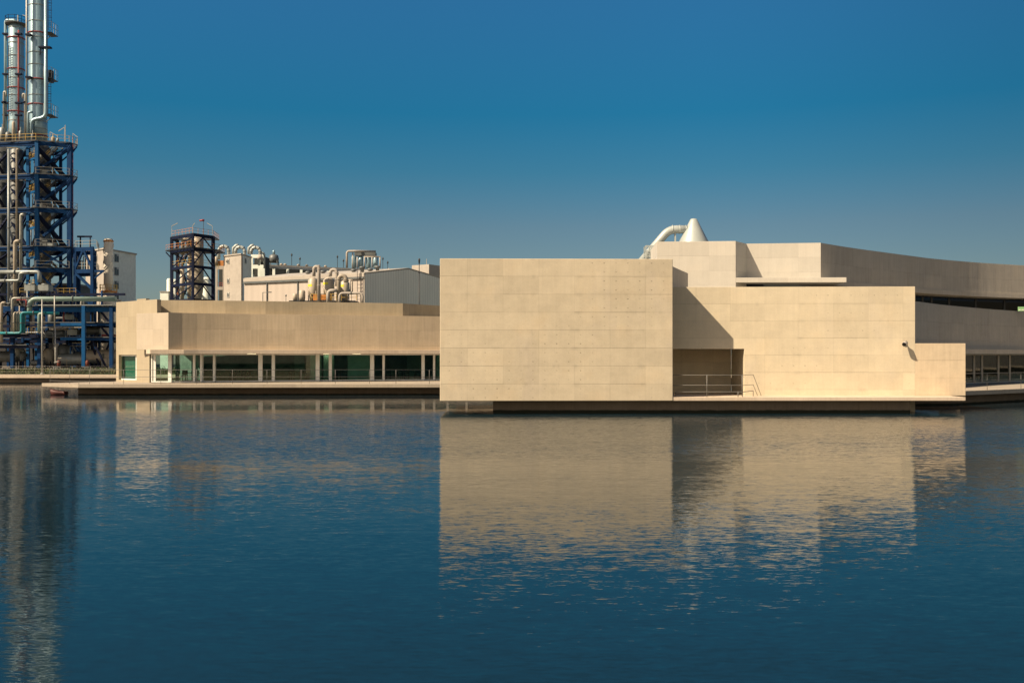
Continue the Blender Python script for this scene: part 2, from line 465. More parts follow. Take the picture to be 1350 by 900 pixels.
# a rail fence: top and lower rails, posts
def railing(name, path3, zs, post_at, mat, label, r=.016, rp=.016, group=None, zbase=None):
    b0 = path3[0]; t = thing(name, (b0.x, b0.y, zbase), label, 'railing', group)
    for h in zs: MB().tube([(p.x, p.y, zbase + h) for p in path3], r, 6).build('rail', mat, t)
    for q in post_at: MB().tube([(q.x, q.y, zbase), (q.x, q.y, zbase + zs[0])], rp, 6).build('post', mat, t)
    return t
pp = [Vector((-59.5 + 2.0 * i, BANK + .5)) for i in range(-3, 12)]
railing('bank_railing', [pp[0], pp[-1]], (.92, .62, .34, .1), pp, M_rail, 'thin grey metal railing along the far quay in front of the grass', .02, .025, zbase=GZ + .02)

# ------------------------------------------------------------------ main building: pavilion and curved wing on the right
b0 = thing('concrete_building', (12, 55, 0), 'pale concrete gallery of stacked blocks and a curved wing standing over the lake', 'building')
def part(mb, name, mat, parent=b0, bevel=0, label=None): return mb.build(name, mat, parent, label=label, bevel=bevel)
DECK = .86; BOT = .68
fl, fr = pl(580, 50.30), pl(887, 50.62)
part(MB().prism([tuple(fl), tuple(fr), (fr.x - .15, 58.2), (fl.x - .15, 58.2)], BOT, 7.88), 'front_block', C_box, bevel=.025, label='big blank square concrete block nearest the camera')
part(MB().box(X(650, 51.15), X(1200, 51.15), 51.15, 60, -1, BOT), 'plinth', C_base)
dr = pl(1273, 50.75)
part(MB().prism([(fr.x + .003, 50.66), tuple(dr), (dr.x, 60), (fr.x + .003, 60)], BOT, DECK), 'deck', C_deck, bevel=.01)
# terrace wall, turned a little towards the sun, with its open recess
wa, wb, wc = pl(880, 53.05), pl(1206.5, 52.55), pl(1273, 52.47)
L1 = (wb - wa).length
h0 = (pl(981, 52.93) - wa).length
part(MB().holed(wa, wb, DECK, 6.62, .35, [(-1, h0, 0, 3.33)]), 'terrace_wall', C_ter, bevel=.012)
part(MB().holed((wb.x + .003, wb.y), wc, DECK, 3.62, .35), 'low_wall', C_low, bevel=.012)
part(MB().box(wa.x - .2, X(981, 53) + .05, 56.4, 56.7, DECK, 3.5), 'recess_wall', C_ter)
part(MB().box(X(981, 53.3) + .003, X(981, 53.3) + .3, 53.3, 56.4, DECK, 3.5), 'recess_side_wall', C_ter)
part(MB().box(wa.x - .2, X(981, 53) + .05, 53.41, 56.38, 3.35, 3.55), 'recess_ceiling', C_ter)
part(MB().box(wb.x - .4, wb.x - .05, 53, 60, DECK, 6.6), 'side_wall', C_ter)
part(MB().box(wc.x - .4, wc.x - .05, 52.9, 58, DECK, 3.6), 'low_side_wall', C_low)
part(MB().box(fr.x + .1, wb.x - .42, 53.4, 61.0, 6.25, 6.42), 'roof', C_cur)
part(MB().box(wb.x - .04, wc.x - .42, 52.9, 58, 3.3, 3.45), 'low_roof', C_cur)
# dark curved connecting wall
cp = smooth_path([pl(884, 54.0), pl(893, 56.0), pl(900, 57.6), pl(907, 59.2)], 4)
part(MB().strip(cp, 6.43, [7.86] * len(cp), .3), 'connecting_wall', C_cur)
# upper blocks
a0, a1 = pl(866, 61.55), pl(970, 61.15)
b1_ = pl(984, 62.6); b2_ = pl(1082, 62.1)
part(MB().prism([tuple(a0), tuple(a1), tuple(b1_), (b1_.x, 66.5), (a0.x + .3, 66.5)], 6.43, 10.0), 'upper_block', C_up, bevel=.015)
part(MB().strip([b1_ + Vector((.003, 0)), b2_], 7.76, 10.0, .3), 'upper_wall', C_up)
ctop = [(1082, 320.2), (1120, 326.3), (1158, 331.6), (1206, 338), (1232, 341.2), (1290, 346.2), (1350, 349.8), (1420, 353), (1500, 355.6)]
cpath = smooth_path([pl(px, F * 7 / (468 - py)) for px, py in ctop], 5)
cpath[0] = b2_ + Vector((.004, .02))
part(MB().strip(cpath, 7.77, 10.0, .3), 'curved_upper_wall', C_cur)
part(MB().strip(offs(cpath, -.06), 7.44, 7.765, 1.6), 'curved_fascia', C_cur)
s0, s1 = pl(970, 61.12), pl(1116, 60.9)
part(MB().prism([(s0.x + .004, s0.y), tuple(s1), (s1.x + .1, 63.4), (b1_.x + .1, 62.55), (s0.x + .3, 61.6)], 7.45, 7.75), 'canopy', C_up, bevel=.012)
# clerestory windows behind the fascia
clp = [Vector((14.4, 64.1)), Vector((19.8, 64.4))] + offs(cpath, 1.55)[3:]
def window_run(parent, path, pxs, z0, z1, pane_m, fr_m, fw=.06, setin=.05, names='window'):
    for k in range(len(pxs) - 1):
        a = along(path, pxs[k]); c = along(path, pxs[k + 1])
        t = (c - a).normalized(); nb = Vector((-t.y, t.x))
        m = MB()
        for q in (a + t * fw / 2, c - t * fw / 2): m.bar((q.x, q.y, z0), (q.x, q.y, z1), fw)
        for zz in (z0 + fw / 2, z1 - fw / 2): m.bar((a.x + t.x * fw, a.y + t.y * fw, zz), (c.x - t.x * fw, c.y - t.y * fw, zz), fw)
        f = m.build(names, fr_m, parent)
        q0 = a + t * fw + nb * .01; q1 = c - t * fw + nb * .01
        MB().strip([q0, q1], z0 + fw, z1 - fw, .012).build('pane', pane_m, f)
M_dframe = paint('dark_frame', (.03, .035, .04), .5)
wpx = [985, 1020, 1060, 1100, 1140, 1180, 1216, 1228, 1251, 1286, 1324, 1352, 1400, 1450]
window_run(b0, clp, wpx, 6.42, 7.438, G_dark, M_dframe, .09)
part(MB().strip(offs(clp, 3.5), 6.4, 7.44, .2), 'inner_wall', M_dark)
part(MB().strip(offs(clp, .5), 6.1, 6.40, 3.2), 'upper_floor', M_floor)
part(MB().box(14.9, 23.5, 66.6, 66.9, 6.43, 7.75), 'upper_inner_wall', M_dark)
# lower curved wall, canopy, glazing
etop = [(1150, 391), (1206, 397), (1232, 400.4), (1252, 402.6), (1300, 407), (1342, 409.9), (1400, 413), (1470, 416)]
epath = smooth_path([pl(px, F * 3.4 / (468 - py)) for px, py in etop], 5)
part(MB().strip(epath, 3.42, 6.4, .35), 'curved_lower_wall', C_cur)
part(MB().strip(offs(epath, -.5), 3.1, 3.415, 2.4), 'lower_canopy', C_cur)
gp = offs(epath, .9)
window_run(b0, gp, [1240, 1270, 1284, 1294.5, 1316, 1331, 1352, 1380, 1420], .9, 3.08, G_right, C_rframe, .10)
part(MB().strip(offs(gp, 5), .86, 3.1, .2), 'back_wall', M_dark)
part(MB().strip(offs(gp, -2.5), .55, .86, 8), 'wing_floor', M_floor)
for px0, px1 in ((1296, 1313), (1334, 1341), (1317, 1326)):
    a = along(gp, px0); c = along(gp, px1); n = 14; pts = []
    for i in range(n + 1):
        q = a + (c - a) * i / n + Vector((0, .55 + (.08 if i % 2 else 0))); pts.append(q)
    part(MB().strip(pts, .9, 3.05, .02), 'curtain', M_curt)
dpath = [pl(1195, 58.9), pl(1266, 59.3), pl(1300, 60.9), pl(1350, 63.6), pl(1410, 68), pl(1480, 74)]
part(MB().strip(dpath, .60, .855, 9), 'wing_deck', C_wdeck)
part(MB().strip(offs(dpath, .7), -1, .60, 7), 'wing_plinth', C_base)
rp_ = offs(dpath, .25)
railing('deck_railing', rp_[1:], (1.03, .60), [along(rp_, q) for q in (1301.5, 1346, 1390)], M_rail, 'thin metal railing on the narrow deck at the far right under the curved wing', zbase=.855)
# small lit sign behind the parapet, far right
sg = thing('wall_sign', (X(1350, 76.2), 76.4, 6.36), 'small green and white notice at the right end of the upper window band', 'sign')
p0 = at(1342.5, 404, 76.2)
MB().box(p0.x, p0.x + .9, 76.2, 76.26, 6.36, 6.70).build('board', paint('sign_green', (.24, .45, .22), .5), sg)
MB().box(p0.x + .03, p0.x + .18, 76.19, 76.198, 6.42, 6.50).box(p0.x + .24, p0.x + .5, 76.19, 76.198, 6.42, 6.50).build('lettering', paint('sign_white', (.7, .75, .6), .5), sg)

# terrace railing
tr = thing('terrace_railing', (X(930, 51), 51.0, DECK), 'grey three bar railing in front of the dark recess beside the big front block', 'railing')
ex = X(980, 51.0); bx = X(993, 52.0)
for h in (1.12, .60):
    drop = 1.0 if h > 1 else .55
    MB().tube(rounded([(fr.x, 51.0, DECK + h), (ex, 51.0, DECK + h), (bx, 52.0, DECK + h), (bx + drop * .42, 52.0, DECK + .02)], .04, 3), .014, 6).build('rail', M_rail, tr)
MB().tube(rounded([(fr.x + .2, 51.0, DECK), (fr.x + .2, 51.0, DECK + .26), (ex, 51.0, DECK + .26), (bx, 52, DECK + .28), (bx, 52, DECK)], .04, 3), .018, 6).build('low_rail', M_rail, tr)
for q in ((X(932, 51), 51.0, 1.12), (X(978.5, 51), 51.0, 1.12), (X(973, 51), 51.0, .26)):
    MB().tube([(q[0], q[1], DECK), (q[0], q[1], DECK + q[2])], .022, 6).build('post', M_rail, tr)

# wall spotlight
c = at(1192.5, 452, 52.56); wl = thing('wall_spotlight', c, 'small round spotlight fixed high on the sunlit terrace wall near its corner', 'wall light')
M_fix = paint('grey_fixture', (.45, .42, .38), .4, .2)
MB().box(c.x - .07, c.x + .07, c.y - .06, c.y - .004, c.z - .1, c.z + .1).build('wall_plate', M_fix, wl)
MB().tube([(c.x, c.y - .05, c.z), (c.x - .02, c.y - .25, c.z + .02)], .03, 8).build('bracket', M_fix, wl)
MB().tube([(c.x - .02, c.y - .22, c.z + .03), (c.x - .19, c.y - .44, c.z - .08)], .10, 16, r2=.12).build('housing', M_fix, wl)
MB().tube([(c.x - .191, c.y - .442, c.z - .081), (c.x - .20, c.y - .458, c.z - .088)], .10, 16).build('lens', paint('dark_lens', (.02, .02, .02), .15), wl)

# roof cone and duct
M_wmet = paint('white_roof_metal', (.37, .41, .40), .4, .1, dirt=.12)
cz = thing('roof_cone', (X(914.5, 68), 68, 8.6), 'pale cone shaped ventilation cowl rising above the upper concrete block', 'ventilation cowl')
cx = X(914.5, 68)
MB().lathe(cx, 68, [(1.35, 8.6), (1.02, 10.7), (.26, 12.2), (.20, 12.29), (.06, 12.32)], 32).build('cone', M_wmet, cz)
du = thing('roof_duct', (X(880, 68), 68, 8.6), 'thick white bent duct running from the roof cone down to the left', 'duct')
MB().tube(rounded([at(908, 302.5, 68), at(882, 302.5, 68), at(838, 354, 68)], .5, 5), .28, 18).build('pipe', M_wmet, du)
for px, py in ((904, 302.5), (896, 302.5), (886.5, 302.5)):
    q = at(px, py, 68); MB().tube([q + Vector((-.03, 0, 0)), q + Vector((.03, 0, 0))], .30, 18).build('flange', M_wmet, du)
q = at(890, 306, 68); MB().box(q.x - .05, q.x + .05, 67.9, 68.1, 8.6, q.z).build('support', M_wmet, du)
cg = thing('roof_ladder_cage', (X(858, 67), 67, 8.5), 'white access platform cage beside the foot of the bent roof duct', 'access platform')
m = MB(); q0 = at(851.5, 324, 66.5); q1 = at(865, 341, 66.5)
for xx in (q0.x, (q0.x + q1.x) / 2, q1.x):
    for yy in (66.5, 67.3): m.bar((xx, yy, 7.0), (xx, yy, q0.z), .07)
m.build('frame', M_wmet, cg)
m = MB()
for zz in (q0.z, q0.z - .35, q0.z - .7):
    for yy in (66.5, 67.3): m.bar((q0.x, yy, zz), (q1.x, yy, zz), .055)
    for xx in (q0.x, q1.x): m.bar((xx, 66.5, zz), (xx, 67.3, zz), .035)
m.build('handrail', M_wmet, cg)
MB().box(q0.x, q1.x, 66.5, 67.3, 9.35, 9.42).build('platform', M_wmet, cg)

# ------------------------------------------------------------------ left wing
w0 = thing('lakeside_wing', (-16, 79, 0), 'long low concrete wing with a glazed ground floor over the water at left', 'building')
ZU, ZL, FLR = 7.32, 6.25, .88
fA, fB = pl(153, 81.4), pl(207, 77.2)
LA = (fB - fA).length; ta = (fB - fA) / LA
def ua(px): return (along([fA, fB], px) - fA).length
part(MB().holed(fA, fB, .84, ZU, .35, [(ua(156.5), ua(180), 1.0, 3.02), (ua(197), LA + 1, 0, 3.4)]), 'corner_wall', C_wcor, w0, bevel=.015)
window_run(w0, [fA + Vector((.15, .2)), fB + Vector((.15, .2))], [157.3, 180.3], 1.0, 3.02, G_wing, C_frame, .1)
part(MB().strip([fA + ta * .1 + Vector((.33, .38)), fB - ta * 2.4 + Vector((.33, .38))], .9, 3.15, .03), 'corner_blind', paint('green_blind', (.10, .25, .21), .7), w0)
part(MB().strip([along([fA, fB], 180.5), along([fA, fB], 192.5)], ZU + .002, ZU + .13, .3), 'coping', C_wcor, w0)
la, lb = pl(180, 78.05), pl(222, 76.1)
upts = [(208.5, 394.4, 2.1), (250, 395.3, 1.2), (297, 396.2, .45), (350, 397.2, 0), (400, 398.1, 0), (443, 398.8, 0), (490, 399.5, 0), (531, 400.1, 0), (556, 401.6, .2), (585, 403.4, .3), (640, 407, .3), (730, 412, .3)]  # jog and turns shaped to put stretches of the band in shade
upath = [pl(px, F * 4.3 / (468 - py) + e * .75) for px, py, e in upts]
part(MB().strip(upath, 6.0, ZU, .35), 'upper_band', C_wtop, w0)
lpts = [(222, 412), (260, 412.7), (306, 413.4), (352, 414.0), (396, 414.5), (442, 415.1), (488, 415.7), (535, 416.3), (580, 416.9), (620, 417.4), (730, 418.8)]
lpath = smooth_path([pl(px, F * 3.25 / (468 - py)) for px, py in lpts], 2)
part(MB().strip([la, lb], 3.42, ZL, .25), 'lower_block', C_wlow, w0, bevel=.012)
part(MB().strip([lb + Vector((.003, .004))] + lpath[1:], 3.42, ZL, .35), 'lower_band', C_wing, w0)
part(MB().strip([lb + Vector((.1, .37))] + offs(lpath, .36)[1:], ZL - .3, ZL - .1, 3), 'ledge_roof', C_wing, w0)
part(MB().strip(offs(upath, .4), ZU - .6, ZU - .4, 9), 'roof', C_wing, w0)
# canopy
cc_ = [pl(191, 77.6), pl(192.5, 77.45), pl(198, 75.7)] + offs(lpath, -.55)[1:]
part(MB().strip(cc_[1:], 3.10, 3.417, 2.6), 'canopy', C_deck, w0, bevel=.01)
# pillar with one splayed side
part(MB().prism([tuple(along([fA, fB], 180.6)), tuple(pl(194.5, 78.2)), tuple(pl(200, 79.3)), tuple(pl(187, 80.2))], .84, 3.41), 'pillar', C_wcor, w0, bevel=.01)
# glazing
gpath = offs(lpath, 1.0); gpath = [pl(198, 77.6)] + gpath[1:]
wp = [199.5, 204, 224, 256, 266.5, 283, 344, 361, 419, 436, 491, 506, 558, 572.5, 590, 615, 660, 700]
window_run(w0, gpath, wp, FLR, 3.09, G_wing, C_frame, .09)
for px, ww in ((225, .26), (257, .14), (266, .14), (283, .15), (344, .32), (361, .24), (419.3, .31), (436, .24), (491, .32), (506, .17), (558, .26), (572.5, .17)):
    q = along(gpath, px) + Vector((0, -.22)); part(MB().box(q.x - ww / 2, q.x + ww / 2, q.y, q.y + .16, FLR, 3.095), 'mullion', C_frame, w0)
part(MB().strip(offs(gpath, 9), .84, 3.4, .2), 'back_wall', M_inner, w0)
part(MB().strip(offs(gpath, .12), 3.105, 3.3, 8.8), 'ceiling', M_ceil, w0)
part(MB().strip(offs(gpath, .12), .60, .84, 8.8), 'inner_floor', M_floor, w0)
for px0, px1, dpt in ((246, 254.5, 1.2), (402, 417, 2.2), (455, 488, 1.3), (421, 435, 1.8), (214, 219, 3.0), (573, 600, 2.0), (370, 384, 5.0), (527, 548, 6.0)):
    q0 = along(gpath, px0) + Vector((0, dpt)); q1 = along(gpath, px1) + Vector((0, dpt)); part(MB().strip([q0, q1], .86, 3.09, .1), 'screen_panel', M_teal, w0)
for px in (325, 427, 466):
    q = along(gpath, px) + Vector((0, 1.6)); MB().lathe(q.x, q.y, [(.30, 3.02), (.34, 3.04), (.34, 3.10)], 20).build('ceiling_lamp', M_lampglow, w0)
# deck
e0, e1, e2 = pl(55, 76.9), pl(103, 73.9), pl(730, 74.7)
part(MB().prism([tuple(e0), tuple(e1), tuple(e2), (e2.x, 90), (-25, 90), (-31.5, 84), (e0.x + .8, 77.9)], .58, .84), 'deck', C_wdeck, w0, bevel=.01)
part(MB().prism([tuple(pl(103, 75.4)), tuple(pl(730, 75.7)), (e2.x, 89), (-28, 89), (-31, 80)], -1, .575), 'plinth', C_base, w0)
rl = [pl(66, 77.0), pl(104, 74.35), pl(600, 74.95)]
posts = [rl[0], along(rl, 92)] + [along(rl, q) for q in (118, 163, 212, 259, 306.5, 352, 397, 442, 487, 522, 566)]
railing('deck_railing', rl, (1.06, .53), posts, M_rail, 'long thin two bar railing on the deck of the low wing at left', zbase=.84)
railing('kerb_rail', [pl(66, 76.8), pl(104, 74.15), pl(150, 74.2)], (.2,), [pl(66, 76.8), pl(104, 74.15), pl(150, 74.2)], M_rail, 'ankle high rail at the tip of the left deck above the red boat', zbase=.84)
# tables and chairs seen dimly through the glass
tb = None
def cafe_table(x, y, label):
    t = thing('cafe_table', (x, y, .84), label, 'table', 'tables behind the glass of the low wing')
    MB().box(x - .8, x + .8, y - .4, y + .4, 1.55, 1.59).build('tabletop', M_furn, t)
    for i in (-.7, .7):
        for j in (-.33, .33): MB().bar((x + i, y + j, .84), (x + i, y + j, 1.55), .05).build('leg', M_furn, t)
    return t
def chair(x, y, label):
    t = thing('cafe_chair', (x, y, .84), label, 'chair', 'chairs behind the glass of the low wing')
    MB().box(x - .22, x + .22, y - .22, y + .22, 1.28, 1.33).build('seat', M_furn, t)
    MB().box(x - .22, x + .22, y + .19, y + .23, 1.4, 1.78).build('backrest', M_furn, t)
    for i in (-.19, .19):
        MB().bar((x + i, y - .19, .84), (x + i, y - .19, 1.28), .035).build('leg', M_furn, t)
        MB().bar((x + i, y + .2, .84), (x + i, y + .2, 1.78), .035).build('leg', M_furn, t)
    return t
lab_t = {240: 'dark table inside the low wing, left of the white door frame', 305: 'dark table behind the widest left pane of the low wing', 385: 'dark table inside the low wing behind the middle of its glazing',
         448: 'dark table beside the wide green screen inside the low wing', 515: 'dark table inside the low wing, first right of the green screen', 540: 'dark table nearest the front block inside the low wing'}
T0 = C0 = None
for px, lb_ in lab_t.items():
    q = along(gpath, px) + Vector((0, 2.6))
    if T0 is None: T0 = cafe_table(q.x, q.y, lb_); L0 = q
    else: copy_tree(T0, (q.x, q.y, .84), lb_)
    for k, sx_ in enumerate((-.45, .45)):
        ql = q + Vector((sx_, -.75)); cl = ('left' if k == 0 else 'right') + ' chair at the ' + lb_
        cl = ' '.join(cl.split()[:16])
        if C0 is None: C0 = chair(ql.x, ql.y, cl)
        else: copy_tree(C0, (ql.x, ql.y, .84), cl)

# small red boat
bt = thing('rowing_boat', (X(75.5, 75), 75, 0), 'small red boat moored under the left tip of the deck', 'boat')
M_red = paint('faded_red_hull', (.07, .014, .012), .6)
bx0 = X(66, 75); m = MB(); nseg = 8; Lb = 1.2
secs = []
for i in range(nseg + 1):
    t = i / nseg; xx = bx0 + Lb * t; wd = .34 * math.sin(math.pi * min(.5, .03 + t * .8)) ** .8; sh = .24 + .24 * (1 - t) ** 2 + .03 * t
    secs.append([(xx, 75 - wd, sh), (xx + .04, 75 - wd * .85, .1), (xx + .06, 75 - wd * .3, -.08), (xx + .06, 75 + wd * .3, -.08), (xx + .04, 75 + wd * .85, .1), (xx, 75 + wd, sh)])
for i in range(nseg):
    for k in range(5): m.face([secs[i][k], secs[i + 1][k], secs[i + 1][k + 1], secs[i][k + 1]], smooth=True)
m.face(secs[0][::-1]); m.face(secs[-1])
hull = m.build('hull', M_red, bt)
sf = hull.modifiers.new('thick', 'SOLIDIFY'); sf.thickness = .03
MB().box(bx0 + .45, bx0 + .6, 74.75, 75.25, .26, .30).box(bx0 + .85, bx0 + 1.0, 74.73, 75.27, .26, .30).build('bench', M_red, bt)


# ------------------------------------------------------------------ industrial plant behind the lake
M_blue = paint('blue_painted_steel', (.002, .033, .115), .6, dirt=.35, spec=.12)
M_bblue = paint('bright_blue_steel', (.003, .072, .21), .55, dirt=.25, spec=.15)
M_navy = paint('navy_painted_steel', (.006, .011, .035), .6, dirt=.3, spec=.12)
M_clad = paint('aluminium_cladding', (.29, .43, .50), .38, .45, dirt=.25, streak=True)
M_clad2 = paint('dull_cladding', (.27, .30, .30), .45, .3, dirt=.35, streak=True)
M_rust = paint('rusty_red', (.13, .03, .02), .7)
M_redp = paint('red_pipe_paint', (.26, .04, .045), .5)
M_pipe = paint('pale_pipe_paint', (.36, .36, .33), .45, .2, dirt=.3)
M_bpipe = paint('beige_pipe_paint', (.34, .30, .24), .5, dirt=.3)
M_green = paint('sea_green_pipe', (.22, .31, .28), .45, dirt=.2)
M_teal2 = paint('teal_pipe', (.01, .19, .23), .45, dirt=.2)
M_yel = paint('yellow_railing', (.50, .34, .08), .55)
M_yel2 = paint('yellow_sticker', (.75, .72, .05), .55)
M_black = paint('black_steel', (.02, .022, .026), .5)
M_grille = paint('grey_floor_grating', (.10, .11, .12), .7, .3)
M_cream = paint('cream_render', (.38, .35, .31), .8, dirt=.18)
M_greywall = paint('grey_render', (.74, .80, .74), .8, dirt=.18)  # also lightens the shaded sides of the tower block and stair tower
M_hop = paint('beige_vessel', (.46, .41, .33), .45, dirt=.3, streak=True)
M_wglass = paint('dark_window_glass', (.04, .05, .06), .12)
M_wfr = paint('pale_window_frame', (.45, .45, .42), .5)
M_chim = paint('chimney_cream', (.66, .62, .54), .6, dirt=.25, streak=True)
M_vessel = paint('grey_vessel', (.13, .145, .15), .5, .2, dirt=.4)
M_orange = paint('rusty_orange_paint', (.55, .22, .05), .6, dirt=.4)

def grating(pts, z, mat, parent, pitch=.55, wd=.16):
    """an open floor of parallel bars clipped to a convex outline"""
    m = MB(); P = [Vector(p) for p in pts]; n = len(P)
    ys = [p.y for p in P]; y_ = min(ys) + pitch / 2
    while y_ < max(ys):
        xs = []
        for i in range(n):
            a, b = P[i], P[(i + 1) % n]
            if (a.y - y_) * (b.y - y_) < 0: xs.append(a.x + (b.x - a.x) * (y_ - a.y) / (b.y - a.y))
        if len(xs) >= 2: m.bar((min(xs), y_, z), (max(xs), y_, z), wd, .06)
        y_ += pitch
    for i in range(n): m.bar((P[i].x, P[i].y, z), (P[(i + 1) % n].x, P[(i + 1) % n].y, z), .16, .12)
    return m.build('grating_floor', mat, parent)
def guard(parent, pts, z, mat, h=1.1, name='handrail', r=.035, step=2.2, closed=False):
    """a handrail round a platform edge: one mesh"""
    m = MB(); P = [Vector(p) for p in pts]
    if closed: P.append(P[0])
    for a, b in zip(P, P[1:]):
        for hh in (h, h * .5): m.bar((a.x, a.y, z + hh), (b.x, b.y, z + hh), r)
        n = max(1, round((b - a).length / step))
        for i in range(n + 1):
            q = a + (b - a) * i / n; m.bar((q.x, q.y, z), (q.x, q.y, z + h), r)
    return m.build(name, mat, parent)
def xbrace(parent, a, b, za, zb, w, mat, kind='x', name='brace'):
    m = MB(); A = lambda q, z: (q.x, q.y, z)
    mid = (a + b) / 2
    if kind == 'x': m.bar(A(a, za), A(b, zb), w); m.bar(A(b, za), A(a, zb), w * .97)
    if kind == 'up': m.bar(A(a, za), A(mid, zb), w); m.bar(A(b, za), A(mid, zb), w)
    if kind == 'v': m.bar(A(a, zb), A(mid, za), w); m.bar(A(b, zb), A(mid, za), w)
    if kind == 'd': m.bar(A(a, za), A(b, zb), w)
    return m.build(name, mat, parent)
def stair(parent, a, b, za, zb, wdt, mat, mrail):
    m = MB(); t = (b - a).normalized(); nb = Vector((-t.y, t.x)) * wdt / 2
    for s_ in (-1, 1): m.bar((a.x + nb.x * s_, a.y + nb.y * s_, za), (b.x + nb.x * s_, b.y + nb.y * s_, zb), .08, .28)
    n = max(3, int(abs(zb - za) / .35))
    for i in range(n):
        q = a + (b - a) * (i + .5) / n; zz = za + (zb - za) * (i + .5) / n
        m.bar((q.x - nb.x, q.y - nb.y, zz), (q.x + nb.x, q.y + nb.y, zz), .25, .05)
    st = m.build('stair', mat, parent)
    m = MB()
    for s_ in (-1, 1):
        for hh in (1.0, .55): m.bar((a.x + nb.x * s_, a.y + nb.y * s_, za + hh), (b.x + nb.x * s_, b.y + nb.y * s_, zb + hh), .05)
    m.build('handrail', mrail, st)
    return st

# ---- blue steel tower
D0 = 180
tw = thing('steel_tower', (X(60, 182), 182, GZ), 'tall blue steel frame tower with stairs below the silver columns', 'steel tower')
cpos = {'A': pl(49, 178), 'B': pl(37, 181), 'C': pl(92, 180), 'D': pl(80, 187), 'E': pl(11, 186), 'F': pl(-18, 180), 'G': pl(-18, 190), 'H': pl(37, 189)}
lev = [Z(y, D0) for y in (189, 232, 276, 326, 354, 404, 446)]
for k, q in cpos.items():
    wd = {'A': .62, 'B': .5, 'C': .75, 'D': .45}.get(k, .42)
    MB().box(q.x - wd / 2, q.x + wd / 2, q.y - wd / 2, q.y + wd / 2, GZ, lev[0] + (.0)).build('column', M_bblue if k in 'AB' else M_blue, tw)
def pt(q, z): return (q.x, q.y, z)
for i, z in enumerate(lev):
    m = MB(); c = cpos; hgt = .75
    for a, b in (('A', 'C'), ('A', 'F'), ('C', 'D'), ('D', 'G'), ('B', 'A'), ('B', 'H')): m.bar(pt(c[a], z - .4), pt(c[b], z - .4), .3, hgt)
    fl_ = m.build('floor_beam', M_blue, tw)
    ov = pl(102, 181.5) if i < 4 else c['C']
    edge = [c['F'] + Vector((0, -.5)), c['A'] + Vector((0, -.5)), c['C'] + Vector((.2, -.7)), ov, c['D'] + Vector((2.2 if i < 4 else 0, .5)), c['G'] + Vector((0, .5))]
    grating([tuple(q) for q in edge], z + .03, M_grille, fl_, .8)
    guard(tw, edge[1:5] if i else edge, z + .08, M_pipe if i else M_yel, 1.15, r=.05)
    if i < 4:
        m = MB(); o = pl(101, 181.5); m.bar(pt(c['C'], z - 2.2), (o.x, o.y, z - .3), .22); m.bar(pt(c['D'], z - 2.0), (c['D'].x + 2, c['D'].y, z - .3), .2)
        m.build('bracket', M_blue, tw)
for i in range(len(lev) - 1):
    z1, z0 = lev[i], lev[i + 1]; c = cpos
    hub = pl(60, 184)
    if i < 3:
        xbrace(tw, hub, c['C'], z0 + (z1 - z0) * .42, z1 - .5, .38, M_blue, 'd')
        xbrace(tw, hub, c['D'], z0 + (z1 - z0) * .5, z1 - .8, .34, M_blue, 'd')
        xbrace(tw, c['B'], c['D'], z1 - 1.6, z0 + .1, .5, M_blue, 'd')
    else: xbrace(tw, c['A'], c['C'], z0, z1 - .5, .36, M_blue, 'x')
    xbrace(tw, c['B'], c['E'], z0, z1 - .5, .34, M_navy, 'x')
    xbrace(tw, c['E'], c['F'], z0, z1 - .5, .36, M_navy, 'x')
    xbrace(tw, c['H'], c['D'], z0, z1 - .5, .28, M_navy, 'up')
    if i < 5:
        zm = (z0 + z1) / 2
        MB().bar(pt(c['B'], zm), pt(c['A'], zm), .22, .35).build('landing_beam', M_bblue, tw)
        guard(tw, [c['B'] + Vector((.3, -.2)), c['A'] + Vector((-.3, -.1))], zm + .2, M_yel, 1.1, r=.05, step=.8)
        stair(tw, pl(53, 183), pl(76, 184), zm - .2, z1, 1.1, M_grille, M_yel)
        stair(tw, pl(76, 185.4), pl(55, 185), z0, zm, 1.1, M_grille, M_yel)
for i in range(3):
    z1, z0 = lev[i], lev[i + 1]; c = cpos; hub2 = pl(57, 180.5)
    xbrace(tw, hub2, c['C'], z0 + (z1 - z0) * .30, z1 - .9, .45, M_blue, 'd')
    xbrace(tw, c['A'], pl(88, 184), z1 - 1.2, z0 + .2, .55, M_navy, 'd')
    xbrace(tw, pl(49, 190), pl(80, 189), z0, z1 - .4, .34, M_navy, 'x')
    xbrace(tw, pl(-16, 190), pl(14, 190), z0, z1 - .4, .34, M_navy, 'x'); xbrace(tw, pl(14, 190), pl(37, 190), z0, z1 - .4, .30, M_navy, 'x')
    for k in range(5):
        px = 40 + 7 * k + (i * 3) % 5; pa = at(px, 0, 184.5)
        MB().tube([(pa.x, pa.y + (k % 3) * .7, z0 + .1), (pa.x, pa.y + (k % 3) * .7, z1 - .5)], .10 + .05 * (k % 2), 8).build('inner_pipe', [M_clad2, M_vessel, M_bpipe, M_pipe, M_vessel][(k + i) % 5], tw)
    for k in range(3):
        pa = at(50 + 9 * k, 0, 184); MB().box(pa.x - .7, pa.x + .7, pa.y - .5, pa.y + .6, z0 + .1, z0 + 1.2 + .5 * (k % 2)).build('equipment_box', [M_vessel, M_clad2, M_black][(k + i) % 3], tw)
